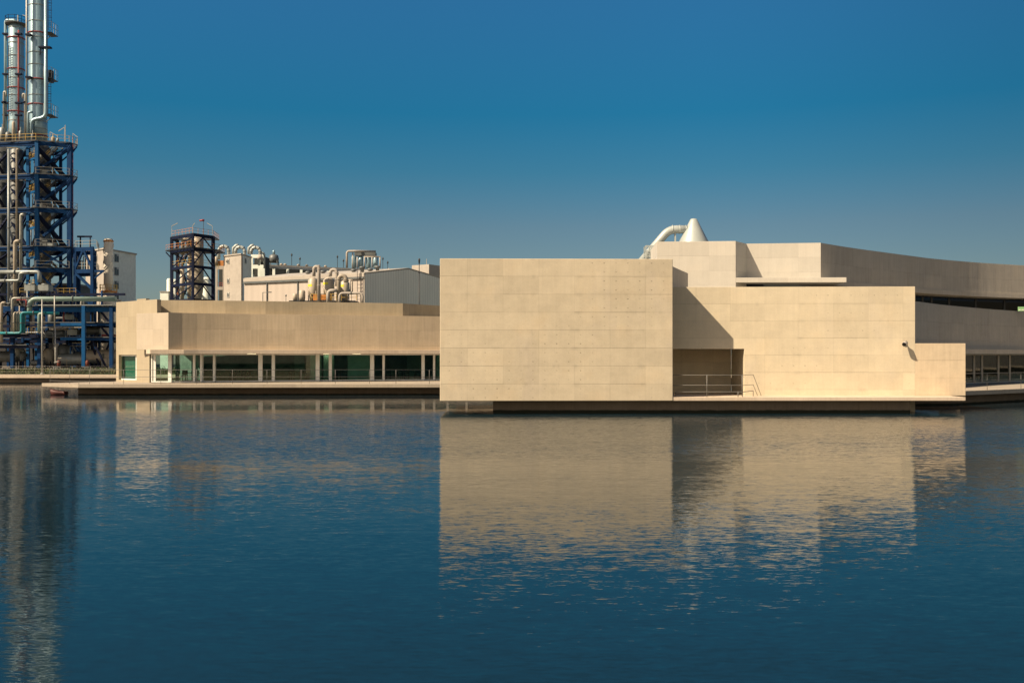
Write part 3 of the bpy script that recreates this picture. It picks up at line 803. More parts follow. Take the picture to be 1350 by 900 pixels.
# ladders and small lamps on top
for px, py, dx_ in ((66, 178, 1.3), (85, 172, -1.1), (96, 180, .9)):
    q = at(px, 189, 181); zt = Z(py - 4, 181)
    MB().bar(q, (q.x, q.y, zt), .06).bar((q.x, q.y, zt), (q.x + dx_, q.y, zt - .7), .10).build('lamp_post', M_pipe, tw)
q = at(86, 189, 181); MB().bar(q, (q.x, q.y, Z(165, 181)), .1).build('mast', M_pipe, tw)
q = at(96, 189, 181.5); MB().bar((q.x, q.y, Z(340, 181.5)), (q.x, q.y, Z(180, 181.5)), .14).build('drop_pipe', M_redp, tw)

# tower annex at its right foot
an = thing('steel_annex', (X(108, 182), 182, GZ), 'lower blue steel frame with K braces joined to the right foot of the tall tower', 'steel frame')
ac = [pl(99, 180), pl(121.5, 179), pl(104, 187), pl(125, 186)]
lz = [Z(y, 180) for y in (326, 355, 404)]
for q in ac: MB().box(q.x - .25, q.x + .25, q.y - .25, q.y + .25, GZ, lz[0] + .0).build('column', M_blue, an)
for i, z in enumerate(lz):
    MB().bar(pt(ac[0], z - .4), pt(ac[1], z - .4), .3, .7).bar(pt(ac[1], z - .4), pt(ac[3], z - .4), .3, .7).bar(pt(ac[2], z - .4), pt(ac[3], z - .4), .3, .7).build('floor_beam', M_blue, an)
    if i < 2: guard(an, [ac[0], ac[1] + Vector((.8, 0)), ac[3] + Vector((.8, 0))], z, M_pipe, 1.15, r=.05, step=1.6)
xbrace(an, ac[0], ac[1], lz[1], lz[0] - .4, .34, M_blue, 'up'); xbrace(an, ac[1], ac[0], lz[1] - 3.6, lz[1] - .6, .4, M_blue, 'd'); xbrace(an, ac[0], ac[1], lz[1] - 3.6, lz[2], .4, M_blue, 'd', )
MB().bar(pt(ac[1], lz[1] - 2), (ac[1].x + 2, ac[1].y, lz[1] - .4), .25).bar(pt(ac[1], lz[1] - .4), (ac[1].x + 2.1, ac[1].y, lz[1] - .4), .28, .4).build('bracket', M_blue, an)
m = MB(); zt = Z(311, 180)
m.bar((X(106, 181), 181, lz[0]), (X(106, 181), 181, zt), .2).bar((X(119, 181), 181, lz[0]), (X(119, 181), 181, zt), .16).bar((X(102, 181), 181, zt), (X(121, 181), 181, zt), .3)
m.build('gantry', M_navy, an)
for k in range(6):
    px = 100 + 3.3 * k; q = at(px, 352, 184); zt = Z(338 + (k % 3) * 3, 184)
    MB().tube(rounded([(q.x, 184, lz[1]), (q.x, 184, zt), (q.x + .35, 184, zt), (q.x + .35, 184, lz[1])], .17, 3), .09, 6).build('pipe', [M_pipe, M_clad2, M_bpipe][k % 3], an)

# ---- silver distillation columns
def still(name, px, dd, rad, ytop, ybase, label, hoops, reds):
    cx_ = X(px, dd); zt = Z(ytop, dd); zb = Z(ybase, dd)
    t = thing(name, (cx_, dd, zb), label, 'distillation column')
    MB().lathe(cx_, dd, [(rad * 1.03, zb), (rad * 1.03, zb + 3.6), (rad, zb + 3.9), (rad, zt - .9), (rad * .82, zt - .35), (rad * .3, zt)], 32).build('shell', M_clad, t)
    for y in hoops:
        z = Z(y, dd); MB().lathe(cx_, dd, [(rad + .005, z - .06), (rad + .07, z - .06), (rad + .07, z + .06), (rad + .005, z + .06)], 32).build('hoop', M_clad2, t)
    for y in reds:
        z = Z(y, dd); MB().lathe(cx_, dd, [(rad + .005, z - .09), (rad + .14, z - .09), (rad + .14, z + .09), (rad + .005, z + .09)], 32).build('red_hoop', M_redp, t)
    return t, cx_, zt, zb
dA = 184
st1, cx1, zt1, zb1 = still('distillation_column', 50, dA, X(60.3, dA) - X(49, dA), -82, 188, 'thickest and tallest silver column, running out of the top of the picture', [-60, -38, -17, 9, 30, 51, 71, 87, 107, 127, 161, 171], [45, 106, 139, 180])
m = MB(); pq = lambda px, py, dd=dA - 2.2: at(px, py, dd)
m.tube(rounded([pq(60.5, -70), pq(60.5, 155), pq(41, 158), pq(41, 188)], 1.1, 6), .33, 12); m.build('riser_pipe', M_clad, st1)
MB().tube([pq(35.2, -75), pq(35.2, 188)], .17, 8).build('side_pipe', M_pipe, st1)
MB().tube(rounded([pq(43, 148, 181.5), pq(37, 148, 181.5), pq(37, 186, 181.5)], .5, 4), .22, 10).build('elbow_pipe', M_clad, st1)
for y in (46, 102): q = pq(37.5, y); MB().box(q.x - .5, q.x + .5, q.y - .3, q.y + .5, q.z - .15, q.z + .15).build('clamp', M_navy, st1)
q = pq(60, 63); MB().box(q.x - 1.1, q.x + 1.0, q.y - .5, q.y + .5, q.z - .12, q.z + .15).bar((q.x - .9, q.y, q.z), (q.x - 1.0, q.y, q.z - 1.3), .15).build('bracket', M_navy, st1)
def ladder(parent, px, y0, y1, dd, mat, cage=True):
    m = MB(); xx = X(px, dd)
    for s_ in (-.26, .26): m.bar((xx + s_, dd, Z(y0, dd)), (xx + s_, dd, Z(y1, dd)), .06)
    z = Z(y1, dd)
    while z < Z(y0, dd): m.bar((xx - .26, dd, z), (xx + .26, dd, z), .05); z += .45
    if cage:
        z = Z(y1, dd) + 1
        while z < Z(y0, dd):
            m.tube([(xx + .4 * math.cos(a), dd - .4 * math.sin(a) , z) for a in [math.pi * k / 5 for k in range(6)]], .03, 4); z += 1.3
    return m.build('ladder', mat, parent)
ladder(st1, 65.8, -70, 40, 183, M_navy); ladder(st1, 65.2, 92, 150, 183, M_navy)
for y in (44, 104, 152):
    z = Z(y, 183); x0_, x1_ = X(61, 183), X(70.5, 183)
    pf = MB().prism([(x0_, 181.8), (x1_, 182.2), (x1_, 184.8), (x0_, 185)], z - .12, z).bar((x0_, 183, z - 1.2), (x1_ - .1, 183, z - .1), .12).build('platform', M_grille, st1)
    guard(st1, [(x0_, 181.9), (x1_, 182.2), (x1_, 184.8)], z, M_pipe, 1.9, r=.05, step=1.0)
z = Z(97, 182.6); MB().box(X(64.5, 182.6), X(68.5, 182.6), 182.4, 183.4, z - 1.6, z + .6).build('equipment_box', M_black, st1)
for y in (45, 70): pass
dB = 188
st2, cx2, zt2, zb2 = still('distillation_column', 21.5, dB, X(31, dB) - X(21.5, dB), 31, 190, 'thinner silver column left of the tallest one, with a red riser pipe', [38, 58, 75, 104, 127, 160], [51, 92, 117, 148])
MB().tube([pq(24.5, 40, 185.8), pq(24.5, 186, 185.8)], .16, 8).build('red_riser', M_redp, st2)
m = MB(); m.tube(rounded([pq(20, 30, dB), pq(20, 27, dB), pq(7.5, 27, dB), pq(7.5, 188, dB)], .5, 5), .30, 10); m.build('overhead_pipe', M_clad, st2)
MB().tube([pq(11.5, 60, 187), pq(11.5, 188, 187)], .10, 6).build('side_pipe', M_pipe, st2)
zt = Z(32, dB); MB().lathe(cx2, dB, [(.4, zt - .15), (1.95, zt - .15), (1.95, zt), (.4, zt)], 24).build('platform', M_grille, st2)
guard(st2, [(cx2 + 1.9 * math.cos(a), dB + 1.9 * math.sin(a)) for a in [k * math.pi / 5 for k in range(10)]], zt, M_navy, 1.2, closed=True, r=.06)
MB().bar((cx2 + .3, dB, zt), (cx2 + .3, dB, Z(20, dB)), .2).bar((cx2 + 1.2, dB, Z(20, dB)), (cx2 + 2.4, dB, Z(23, dB)), .12).build('vent_pipe', M_clad2, st2)
for y in (45, 98, 136, 152):
    for px in (8.0, 24.5):
        q = pq(px, y, 185.5 if px > 20 else dB - .5); MB().box(q.x - .6, q.x + .6, q.y - .3, q.y + .3, q.z - .14, q.z + .14).build('clamp', M_navy, st2)
ladder(st2, 13, 60, 150, 186.5, M_navy, False)
for px, yt, mt, gx in ((5.0, 121, M_pipe, 3), (33, 124, M_pipe, -3)):
    q = thing('vent_riser', (X(px, 183.5), 183.5, Z(189, 183.5)), ('leftmost' if px < 10 else 'short') + ' hooked grey pipe standing on the tower top ' + ('at the frame edge' if px < 10 else 'between the two silver columns'), 'pipe')
    MB().tube(rounded([pq(px, 189, 183.5), pq(px, yt, 183.5), pq(px + gx, yt, 183.5), pq(px + gx, yt + 6, 183.5)], .35, 4), .17, 8).build('pipe', mt, q)
    MB().lathe(X(px, 183.5), 183.5, [(.19, Z(136, 183.5)), (.42, Z(136, 183.5)), (.42, Z(134, 183.5)), (.19, Z(134, 183.5))], 12).build('flange', M_navy, q)
for k, (px, yt, r_) in enumerate(((3, 168, .5), (11, 174, .55), (18, 160, .3), (27, 172, .3), (43, 176, .28), (70, 180, .35), (76, 182, .25))):
    q = at(px, 189, 180.6); t = thing('vent_pot', q, ['squat', 'round', 'slim', 'small pale', 'stubby', 'low', 'thin'][k] + ' vessel on the top deck of the blue tower, number %s from left' % ['one', 'two', 'three', 'four', 'five', 'six', 'seven'][k], 'vessel', 'small vessels on the blue tower deck')
    zt = Z(yt, 180.6); MB().lathe(q.x, q.y, [(r_, q.z + .05), (r_, zt - .3), (r_ * .5, zt)], 12).build('shell', [M_clad2, M_vessel, M_bpipe][k % 3], t)
    MB().bar((q.x, q.y, zt), (q.x, q.y, zt + .6), .1).build('nozzle', M_clad2, t)

# vessels and pipes inside the tower
def vessel(name, px, dd, rad, y0, y1, mat, label, cat='vessel', cone=False, grp=None, bands=()):
    xx = X(px, dd); zt, zb = Z(y0, dd), max(Z(y1, dd), GZ)
    t = thing(name, (xx, dd, zb), label, cat, grp)
    MB().lathe(xx, dd, [(rad * (.35 if cone else .9), zb), (rad, zb + (rad * 1.5 if cone else .4)), (rad, zt - rad * .5), (rad * .75, zt - rad * .2), (rad * .25, zt)], 20).build('shell', mat, t)
    for y in bands: z = Z(y, dd); MB().lathe(xx, dd, [(rad, z - .08), (rad + .08, z - .08), (rad + .08, z + .08), (rad, z + .08)], 20).build('band', M_vessel, t)
    return t
vessel('process_vessel', 56, 184.8, 1.45, 191, 400, M_vessel, 'broad grey vessel inside the blue tower behind its stairs', bands=(215, 245, 262, 300, 340, 370))
vessel('process_vessel', 22, 186, 1.2, 195, 400, M_vessel, 'narrow grey vessel inside the left half of the blue tower', bands=(210, 240, 285, 330))
vessel('process_vessel', 1, 188, 1.2, 192, 400, M_vessel, 'grey vessel at the left frame edge inside the blue tower', bands=(220, 270, 300))
def pipe_thing(pts, r_, mat, label, name='process_pipe', bend=.5, grp=None, flanges=()):
    P = [at(*p_) for p_ in pts]; t = thing(name, P[-1] if P[-1].z < P[0].z else P[0], label, 'pipe', grp)
    MB().tube(rounded(P, bend, 5), r_, 12).build('pipe_run', mat, t)
    for i in range(len(P) - 1):
        q = P[i] + (P[i + 1] - P[i]) * .5; dr_ = (P[i + 1] - P[i]).normalized() * .06
        if (P[i + 1] - P[i]).length > 2.5: MB().tube([q - dr_, q + dr_], r_ * 1.45, 12).build('flange', M_vessel, t)
    return t
pipe_thing([(11.5, 197, 176), (11.5, 404, 176)], .22, M_clad2, 'straight pale vertical pipe left of the blue stair shaft')
pipe_thing([(25, 197, 176), (22, 197, 176), (22, 330, 176)], .16, M_bpipe, 'thin beige vertical pipe in front of the blue tower')
pipe_thing([(32, 283, 175.5), (27.5, 283, 175.5), (27.5, 372, 175.5)], .26, M_pipe, 'pale hooked pipe starting halfway up the blue tower')
pipe_thing([(27, 318, 174.5), (20, 318, 174.5), (20, 400, 174.5)], .34, M_bpipe, 'thick beige hooked pipe low on the blue tower', bend=.8)
pipe_thing([(-12, 358.5, 170), (52, 358.5, 170), (52, 372, 170)], .33, M_clad2, 'thick grey pipe crossing the tower foot, upper of two')
pipe_thing([(-12, 370, 169), (26, 370, 169), (26, 360, 169), (38, 360, 169)], .25, M_clad2, 'grey pipe crossing the tower foot, lower of two')
pipe_thing([(39, 414, 166), (39, 394, 166), (153, 394, 167)], .40, M_green, 'thick sea green pipe running right across the top of the pipe rack', bend=1.6)
pipe_thing([(16, 440, 165), (16, 393, 165), (40, 393, 165)], .19, M_pipe, 'slim pale pipe with a square bend left of the sea green pipe')
pipe_thing([(107, 404, 168), (107, 396, 168), (160, 396, 168)], .17, M_pipe, 'slim grey pipe along the right end of the pipe rack')
pipe_thing([(2, 452, 164), (2, 399, 164), (8, 399, 164)], .22, M_bpipe, 'beige hooked pipe at the left frame edge')
for k, (px, mt, lb_) in enumerate(((18.5, M_bpipe, 'leftmost beige pipe of the hooked bundle'), (21.8, M_bpipe, 'second beige pipe of the hooked bundle'), (25.3, M_pipe, 'pale outer pipe of the hooked bundle beside the teal ones'))):
    pipe_thing([(px, 438, 163 + k * .3), (px, 412, 163 + k * .3), (px + 8, 412, 164.5)], .17, mt, lb_, grp=None)
pipe_thing([(-10, 439, 163), (28.3, 439, 163), (28.3, 412, 163), (60, 412, 163.5)], .21, M_teal2, 'outer teal pipe with two square bends over the rack platform', bend=.5)
pipe_thing([(31.5, 438.5, 163.4), (31.5, 413, 163.4), (78, 413, 164)], .24, M_teal2, 'inner teal pipe running right to the slim standpipe', bend=.5)
pipe_thing([(51.5, 438, 162.5), (51.5, 413.5, 162.5), (57, 413.5, 162.5)], .24, M_green, 'short sea green hooked pipe beside the tall lamp post')
pipe_thing([(72, 390, 162), (72, 431, 162)], .10, M_pipe, 'thin pale standpipe right of the tall lamp post')
pipe_thing([(73, 431, 164), (73, 477, 164), (78, 477, 164)], .10, M_pipe, 'thin pipe dropping to the red pump', bend=.2)

# ---- pipe rack (blue) along the bank
rk = thing('pipe_rack', (X(75, 172), 172, GZ), 'low two storey blue steel pipe rack full of equipment behind the grass strip', 'pipe rack')
rcol = [(-14, 166), (16.5, 166), (52, 166), (110.5, 165), (147, 166), (-14, 176), (30, 176), (62, 176), (89, 176), (131, 176), (165, 167), (165, 176)]
for px, dd in rcol:
    q = pl(px, dd); top = Z(404, 168) if px > 60 or dd > 170 else Z(440, 166); wd = .55 if dd < 170 else .4
    MB().box(q.x - wd / 2, q.x + wd / 2, q.y - wd / 2, q.y + wd / 2, GZ, top - .02).build('column', M_bblue if px == 110.5 else M_blue, rk)
def hb(x0_, x1_, py, dd, h, mat, w_=.3, name='beam'):
    a, b = at(x0_, py, dd), at(x1_, py, dd); b.z = a.z; MB().bar(a, b, w_, h).build(name, mat, rk)
hb(52, 165, 408, 166.5, .8, M_bblue); hb(62, 165, 427.5, 166.6, .45, M_blue); hb(80, 110, 427.5, 166.1, .5, M_bblue)
hb(80, 110, 446.5, 166.1, .5, M_bblue); hb(110, 165, 446.5, 166.6, .55, M_blue)
hb(-16, 52, 443, 165.4, .55, M_navy); hb(-16, 54, 457, 165.4, .5, M_navy); hb(52, 112, 431.5, 165.2, .12, M_pipe)
hb(-16, 165, 408, 176.5, .6, M_blue); hb(-16, 165, 430, 176.5, .5, M_navy); hb(-16, 165, 450, 176.5, .5, M_navy); hb(-16, 165, 388, 177, .4, M_navy)
hb(66, 165, 404.2, 171, .14, M_clad2, 11, 'deck'); hb(-16, 54, 440.6, 170, .14, M_teal2 if 0 else M_grille, 10, 'deck'); hb(-16, 54, 455, 170, .14, M_grille, 10, 'deck')
hb(52, 165, 426, 171, .14, M_grille, 9.5, 'deck'); hb(52, 165, 445, 171, .14, M_grille, 9.5, 'deck')
for a, b, ya, yb, dd in ((121, 140, 446, 484, 167), (121, 104, 446, 484, 175), (131, 146, 408, 427, 167), (131, 146, 428, 446, 167), (118, 132, 446, 484, 170), (146, 132, 448, 482, 171)):
    p0, p1 = at(a, ya, dd), at(b, yb, dd); MB().bar(p0, p1, .3).build('brace', M_navy, rk)
guard(rk, [pl(36, 164.5), pl(52, 164.5)], Z(440, 165), M_yel, 1.1, r=.05, step=.7)
guard(rk, [pl(60, 178), pl(100, 178)], Z(388, 178), M_yel, 1.1, r=.05, step=1.2)
guard(rk, [pl(26, 178), pl(60, 178)], Z(388, 178), M_yel, 1.1, r=.05, step=1.2)
rnd = random.Random(11)
mats = [M_pipe, M_bpipe, M_clad2, M_vessel, M_navy, M_blue, M_vessel, M_black, M_black, M_redp, M_clad2]
for k in range(46):
    dd = rnd.uniform(167.5, 176); py = rnd.choice([395, 400, 415, 419, 424, 434, 438, 442, 452, 456, 462, 466, 472, 478]); px = rnd.uniform(-8, 150); ln = rnd.uniform(6, 34)
    ok = rnd.random(); r_ = rnd.uniform(.06, .2)
    if ok < .45: P = [at(px, py, dd), at(px + ln, py, dd), at(px + ln, py + rnd.choice([-7, 9, 14]), dd)]
    elif ok < .8: P = [at(px, py - 12, dd), at(px, py + 10, dd), at(px + rnd.uniform(3, 9), py + 10, dd)]
    else: P = [at(px, py, dd), at(px, py, dd + 3), at(px + 4, py + 8, dd + 3)]
    for q in P: q.z = max(q.z, GZ + .2)
    MB().tube(rounded(P, .3, 3), r_, 8).build('pipe', rnd.choice(mats), rk)

# dark service hall behind the rack, where the plant's equipment is packed
hall = thing('service_hall', (X(60, 200), 200, GZ), 'dark low plant hall half hidden behind the pipe rack and the blue tower', 'building')
MB().box(X(-60, 196), X(98, 196), 196, 206, GZ, Z(376, 196)).build('wall', M_black, hall)
MB().box(X(-60, 196) - .3, X(98, 196) + .3, 195.7, 206.3, Z(376, 196), Z(373.5, 196)).build('roof', M_vessel, hall)
for k in range(9): a = at(-15 + 12 * k, 400, 195.9); MB().box(a.x, a.x + .7, 195.6, 195.98, a.z - 3, a.z).build('window', M_wglass, hall)
# equipment standing in the rack
eq = [(8, 470, 170, .95, 'h'), (25, 462, 170, .8, 'v'), (30, 470, 169, .5, 'v'), (64, 470, 170, .9, 'v'), (84, 466, 171, 1.0, 'v'), (95, 474, 170, 1.0, 'h'), (117, 472, 171, 1.1, 'h'), (133, 470, 171, 1.2, 'h'), (42, 380, 173, .9, 'b'), (60, 380, 173, .9, 'b'),
      (50, 478, 168, .5, 'h'), (140, 478, 169, .5, 'v'), (73, 440, 170, .7, 'h'), (98, 438, 170, .8, 'b'), (120, 436, 171, .7, 'h'), (90, 418, 171, .7, 'b'), (68, 420, 170, .6, 'v')]
words_ = ['left edge', 'left bay', 'left bay near its post', 'second bay', 'middle bay', 'middle bay near its bright post', 'bay right of the bright post', 'right bay', 'tower foot', 'tower foot beside the stairs', 'lamp post foot', 'right end', 'second level', 'second level, middle', 'second level, right', 'upper level, middle', 'upper level, left']
for k, (px, py, dd, r_, kd) in enumerate(eq):
    c_ = at(px, py, dd); mt = [M_vessel, M_clad2, M_vessel, M_bpipe][k % 4]
    nm, lb_ = {'h': ('drum_tank', 'horizontal grey drum'), 'v': ('upright_tank', 'upright grey tank'), 'b': ('air_cooler', 'boxy pale cooler')}[kd]
    base = GZ if py > 455 else c_.z - r_ - .5
    t = thing(nm, (c_.x, dd, base), '%s in the pipe rack at the %s' % (lb_, words_[k]), 'tank' if kd != 'b' else 'cooler', 'equipment in the pipe rack')
    if kd == 'h':
        L_ = r_ * 2; MB().tube([(c_.x - L_ - r_ * .35, dd, c_.z), (c_.x - L_, dd, c_.z)], r_ * .6, 18, r2=r_).tube([(c_.x - L_, dd, c_.z), (c_.x + L_, dd, c_.z)], r_, 18, cap=False).tube([(c_.x + L_, dd, c_.z), (c_.x + L_ + r_ * .35, dd, c_.z)], r_, 18, r2=r_ * .6).build('shell', mt, t)
        for s_ in (-.6, .6): MB().box(c_.x + s_ * L_ - .12, c_.x + s_ * L_ + .12, dd - r_ * .7, dd + r_ * .7, base, c_.z - r_ * .6).build('saddle', M_navy, t)
        MB().tube([(c_.x, dd, c_.z + r_ * .9), (c_.x, dd, c_.z + r_ + .5)], .14, 8).build('nozzle', M_clad2, t)
    elif kd == 'v':
        MB().lathe(c_.x, dd, [(r_ * .5, c_.z - r_ * 1.6), (r_, c_.z - r_ * 1.2), (r_, c_.z + r_ * 1.2), (r_ * .5, c_.z + r_ * 1.6)], 18).build('shell', mt, t)
        for i in (-1, 1):
            for j in (-1, 1): MB().bar((c_.x + i * r_ * .7, dd + j * r_ * .7, base), (c_.x + i * r_ * .7, dd + j * r_ * .7, c_.z - r_ * .9), .12).build('leg', M_navy, t)
    else:
        MB().box(c_.x - r_, c_.x + r_, dd - r_, dd + r_, c_.z - r_ * .6, c_.z + r_ * .6).build('casing', M_clad2, t)
        MB().lathe(c_.x, dd, [(r_ * .8, c_.z + r_ * .6), (r_ * .7, c_.z + r_ * .9)], 18).build('fan_ring', M_vessel, t)
        for i in (-1, 1): MB().bar((c_.x + i * r_ * .8, dd, base), (c_.x + i * r_ * .8, dd, c_.z - r_ * .6), .14).build('leg', M_navy, t)
for px, lb_ in ((77.5, 'small rusty red pump at the foot of the thin dropping pipe'), (115, 'small dark red pump right of the bright blue post')):
    c_ = at(px, 477, 165); t = thing('pump', (c_.x, 165, GZ), lb_, 'pump')
    MB().lathe(c_.x, 165, [(.26, GZ + .25), (.30, c_.z), (.18, c_.z + .3)], 14).build('casing', M_rust, t)
    MB().tube([(c_.x - .7, 165, c_.z - .1), (c_.x - .1, 165, c_.z - .1)], .22, 12).build('motor', M_vessel, t)
    MB().box(c_.x - .8, c_.x + .5, 164.6, 165.4, GZ, GZ + .25).build('base_plate', M_grille, t)

# ---- tall lamp post on the quay
q = pl(55.5, BANK + 1.2); t = thing('lamp_post', (q.x, q.y, GZ + .02), 'tall thin pale post on the quay in front of the pipe rack', 'lamp post')
MB().tube([(q.x, q.y, GZ + .02), (q.x, q.y, Z(394.5, q.y))], .10, 10, r2=.065).build('pole', M_pipe, t)
MB().lathe(q.x, q.y, [(.2, GZ + .02), (.2, GZ + .08), (.12, GZ + .2)], 12).build('base', M_pipe, t)

# ---- chimney with spiral strakes
cd = 186; t = thing('spiral_chimney', (X(143, cd), cd, GZ), 'cream chimney with spiral fin and cone base before the white tower block', 'chimney'); cx_ = X(143, cd); k_ = cd / F
MB().lathe(cx_, cd, [(9.5 * k_, GZ), (9.5 * k_, Z(401, cd)), (8.6 * k_, Z(396, cd)), (6.5 * k_, Z(386, cd)), (6.2 * k_, Z(384, cd))], 28).build('cone_base', M_chim, t)
MB().lathe(cx_, cd, [(4.8 * k_, Z(384, cd)), (4.8 * k_, Z(377, cd)), (5.9 * k_, Z(375, cd)), (5.9 * k_, Z(317, cd)), (5.3 * k_, Z(316, cd)), (5.3 * k_, Z(315, cd))], 28).build('shaft', M_chim, t)
MB().lathe(cx_, cd, [(5.9 * k_, Z(319, cd)), (6.4 * k_, Z(319, cd)), (6.4 * k_, Z(317, cd)), (5.9 * k_, Z(317, cd))], 28).build('top_ring', M_orange, t)
for ph in (0, 120, 240):
    P = []
    for i in range(22):
        a = R(ph + i * 24 * .55); z = Z(357, cd) + (Z(321, cd) - Z(357, cd)) * i / 21; P.append((cx_ + 6.1 * k_ * math.cos(a), cd + 6.1 * k_ * math.sin(a), z))
    MB().tube(P, .09, 5).build('spiral_fin', M_chim, t)
z = Z(384, cd); MB().lathe(cx_, cd, [(6 * k_, z - .2), (11 * k_, z - .2), (11 * k_, z + .05), (6 * k_, z + .05)], 24).build('platform', M_orange, t)
guard(t, [(cx_ + 10.8 * k_ * math.cos(a), cd + 10.8 * k_ * math.sin(a)) for a in [i * math.pi / 7 for i in range(14)]], z, M_yel, 1.2, r=.06, closed=True, step=1.3)
ladder(t, 133, 386, 404, cd - .3, M_yel, False)

# ---- white tower block behind the chimney
def win(parent, x, y, z, w_, h_, face='f'):
    """a small window set in a facade; face f looks to the camera"""
    if face == 'f':
        f = MB().box(x - w_ / 2 - .08, x + w_ / 2 + .08, y - .06, y + .05, z - h_ / 2 - .08, z + h_ / 2 + .08).build('window', M_wfr, parent)
        MB().box(x - w_ / 2, x - .04, y - .075, y - .062, z - h_ / 2, z + h_ / 2).box(x + .04, x + w_ / 2, y - .075, y - .062, z - h_ / 2, z + h_ / 2).build('pane', M_wglass, f)
def wall_win(parent, a, b, f_, z, w_, h_):
    """a window on the wall that runs from a to b (plan), at fraction f_"""
    t_ = (b - a).normalized(); nf = Vector((t_.y, -t_.x)); c_ = a + (b - a) * f_
    m = MB(); 
    p0 = c_ - t_ * (w_ / 2 + .1); p1 = c_ + t_ * (w_ / 2 + .1)
    fr_ = MB().strip([p0 + nf * .08, p1 + nf * .08], z - h_ / 2 - .1, z + h_ / 2 + .1, .1).build('window', M_wfr, parent)
    m.strip([c_ - t_ * w_ / 2 + nf * .10, c_ - t_ * .05 + nf * .10], z - h_ / 2, z + h_ / 2, .015); m.strip([c_ + t_ * .05 + nf * .10, c_ + t_ * w_ / 2 + nf * .10], z - h_ / 2, z + h_ / 2 * .6, .015)
    m.build('pane', M_wglass, fr_)
t = thing('tower_block', (X(150, 215), 215, GZ), 'cream and grey tower block with small windows behind the spiral chimney', 'building')
ta_, tb_, tc_, td_ = pl(113, 219), pl(137.5, 212), pl(179, 224), pl(158, 232)
zt = Z(328.5, 212)
MB().prism([tuple(tb_), tuple(tc_), tuple(td_)], GZ, zt).build('wall', M_greywall, t, label='shaded side wall in lightened grey green')  # lighter render than the sunlit end, lifting this wall's shade by colour
MB().strip([ta_, tb_ - Vector((.004, 0))], GZ, zt - .004, .3).build('wall', M_cream, t, label='sunlit cream end wall')
MB().prism([tuple(ta_ + Vector((-.1, -.2))), tuple(tb_ + Vector((0, -.3))), tuple(tc_ + Vector((.3, 0))), tuple(td_)], zt + .003, zt + .3).build('parapet', M_cream, t)
for y in (340, 357.5, 375.5, 390): wall_win(t, ta_, tb_, .58, Z(y, 214.5), 1.1, 1.3); wall_win(t, tb_, tc_, .37, Z(y, 216), 1.5, 1.6)

# ---- second dark steel tower with hopper
t = thing('hopper_tower', (X(254, 150), 150, GZ), 'dark navy open steel tower with yellow railings round a beige hopper', 'steel tower'); hd = 150
hc = {'A': pl(226.5, 153), 'B': pl(254.3, 148.5), 'C': pl(281, 152), 'D': pl(234, 157)}
lz = [Z(y, 150) for y in (309.5, 328, 350.5, 373, 394, 420)]
for k, q in hc.items():
    wd = {'B': .34, 'C': .46, 'A': .4}.get(k, .4); MB().box(q.x - wd / 2, q.x + wd / 2, q.y - wd / 2, q.y + wd / 2, GZ, lz[0]).build('column', M_navy, t)
for i, z in enumerate(lz):
    ov = .9 if i == 1 else 0
    pts_ = [hc['A'] + Vector((-ov, 0)), hc['B'] + Vector((0, -ov)), hc['C'] + Vector((ov, 0)), hc['C'] + Vector((ov - .6, 5)), hc['D'] + Vector((0, .3))]
    m = MB()
    for a, b in (('A', 'B'), ('B', 'C'), ('A', 'D')): m.bar(pt(hc[a], z - .2), pt(hc[b], z - .2), .22, .4)
    bm_ = m.build('floor_beam', M_navy, t)
    if i < 2: grating([tuple(q) for q in pts_], z + .03, M_black, bm_, .7, .10)
    if i < 3: guard(t, pts_[:4], z + .1, M_orange if i < 2 else M_yel, .8, r=.035, step=1.0)
for i in range(5):
    z1, z0 = lz[i], lz[i + 1]
    if i < 5:
        xbrace(t, hc['B'], hc['C'], z0, z1 - .4, .14, M_navy, 'up' ); xbrace(t, hc['A'], hc['B'], z0, z1 - .4, .13, M_navy, 'd'); xbrace(t, hc['D'], hc['B'], z1 - .4, z0, .13, M_navy, 'd')
for q, s_ in ((hc['A'], -1), (hc['C'], 1)): MB().bar((q.x, q.y, lz[1] - 1.2), (q.x + .9 * s_, q.y, lz[1] - .2), .16).build('bracket', M_navy, t)
stair(t, pl(236, 154.5), pl(246, 153.5), lz[2], lz[1], .8, M_navy, M_orange); stair(t, pl(246, 154.5), pl(236, 153.5), lz[3], lz[2], .8, M_navy, M_orange); stair(t, pl(236, 154.5), pl(246, 153.5), lz[4], lz[3], .8, M_navy, M_orange)
for px, dx_ in ((226.5, .9), (254, .3), (280, -.8)):
    q = at(px, 309, 150.5); zt = Z(298, 150.5); MB().bar(q, (q.x, q.y, zt), .05).bar((q.x, q.y, zt), (q.x + dx_, q.y, zt + .45), .09).build('floodlight', M_pipe, t)
t2 = thing('warning_flag', at(268.3, 309, 151), 'small red windsock on a thin mast on top of the dark steel tower', 'windsock')
q = at(268.3, 309, 151); zt = Z(289, 151); MB().bar((q.x, q.y, lz[0] + .1), (q.x, q.y, zt), .05).build('mast', M_black, t2); MB().tube([(q.x + .1, q.y, zt - .15), (q.x - .6, q.y, zt - .2)], .17, 8, r2=.12).build('sock', M_redp, t2)
t3 = thing('hopper', (X(260, 152.5), 152.5, Z(420, 152.5)), 'tall beige cylindrical hopper inside the dark steel tower', 'hopper'); hx = X(260, 152.5)
MB().lathe(hx, 152.5, [(.55, GZ), (.55, Z(400, 152.5)), (.85, Z(385, 152.5)), (.95, Z(375, 152.5)), (.95, Z(316, 152.5)), (.55, Z(312, 152.5))], 24).build('shell', M_hop, t3)
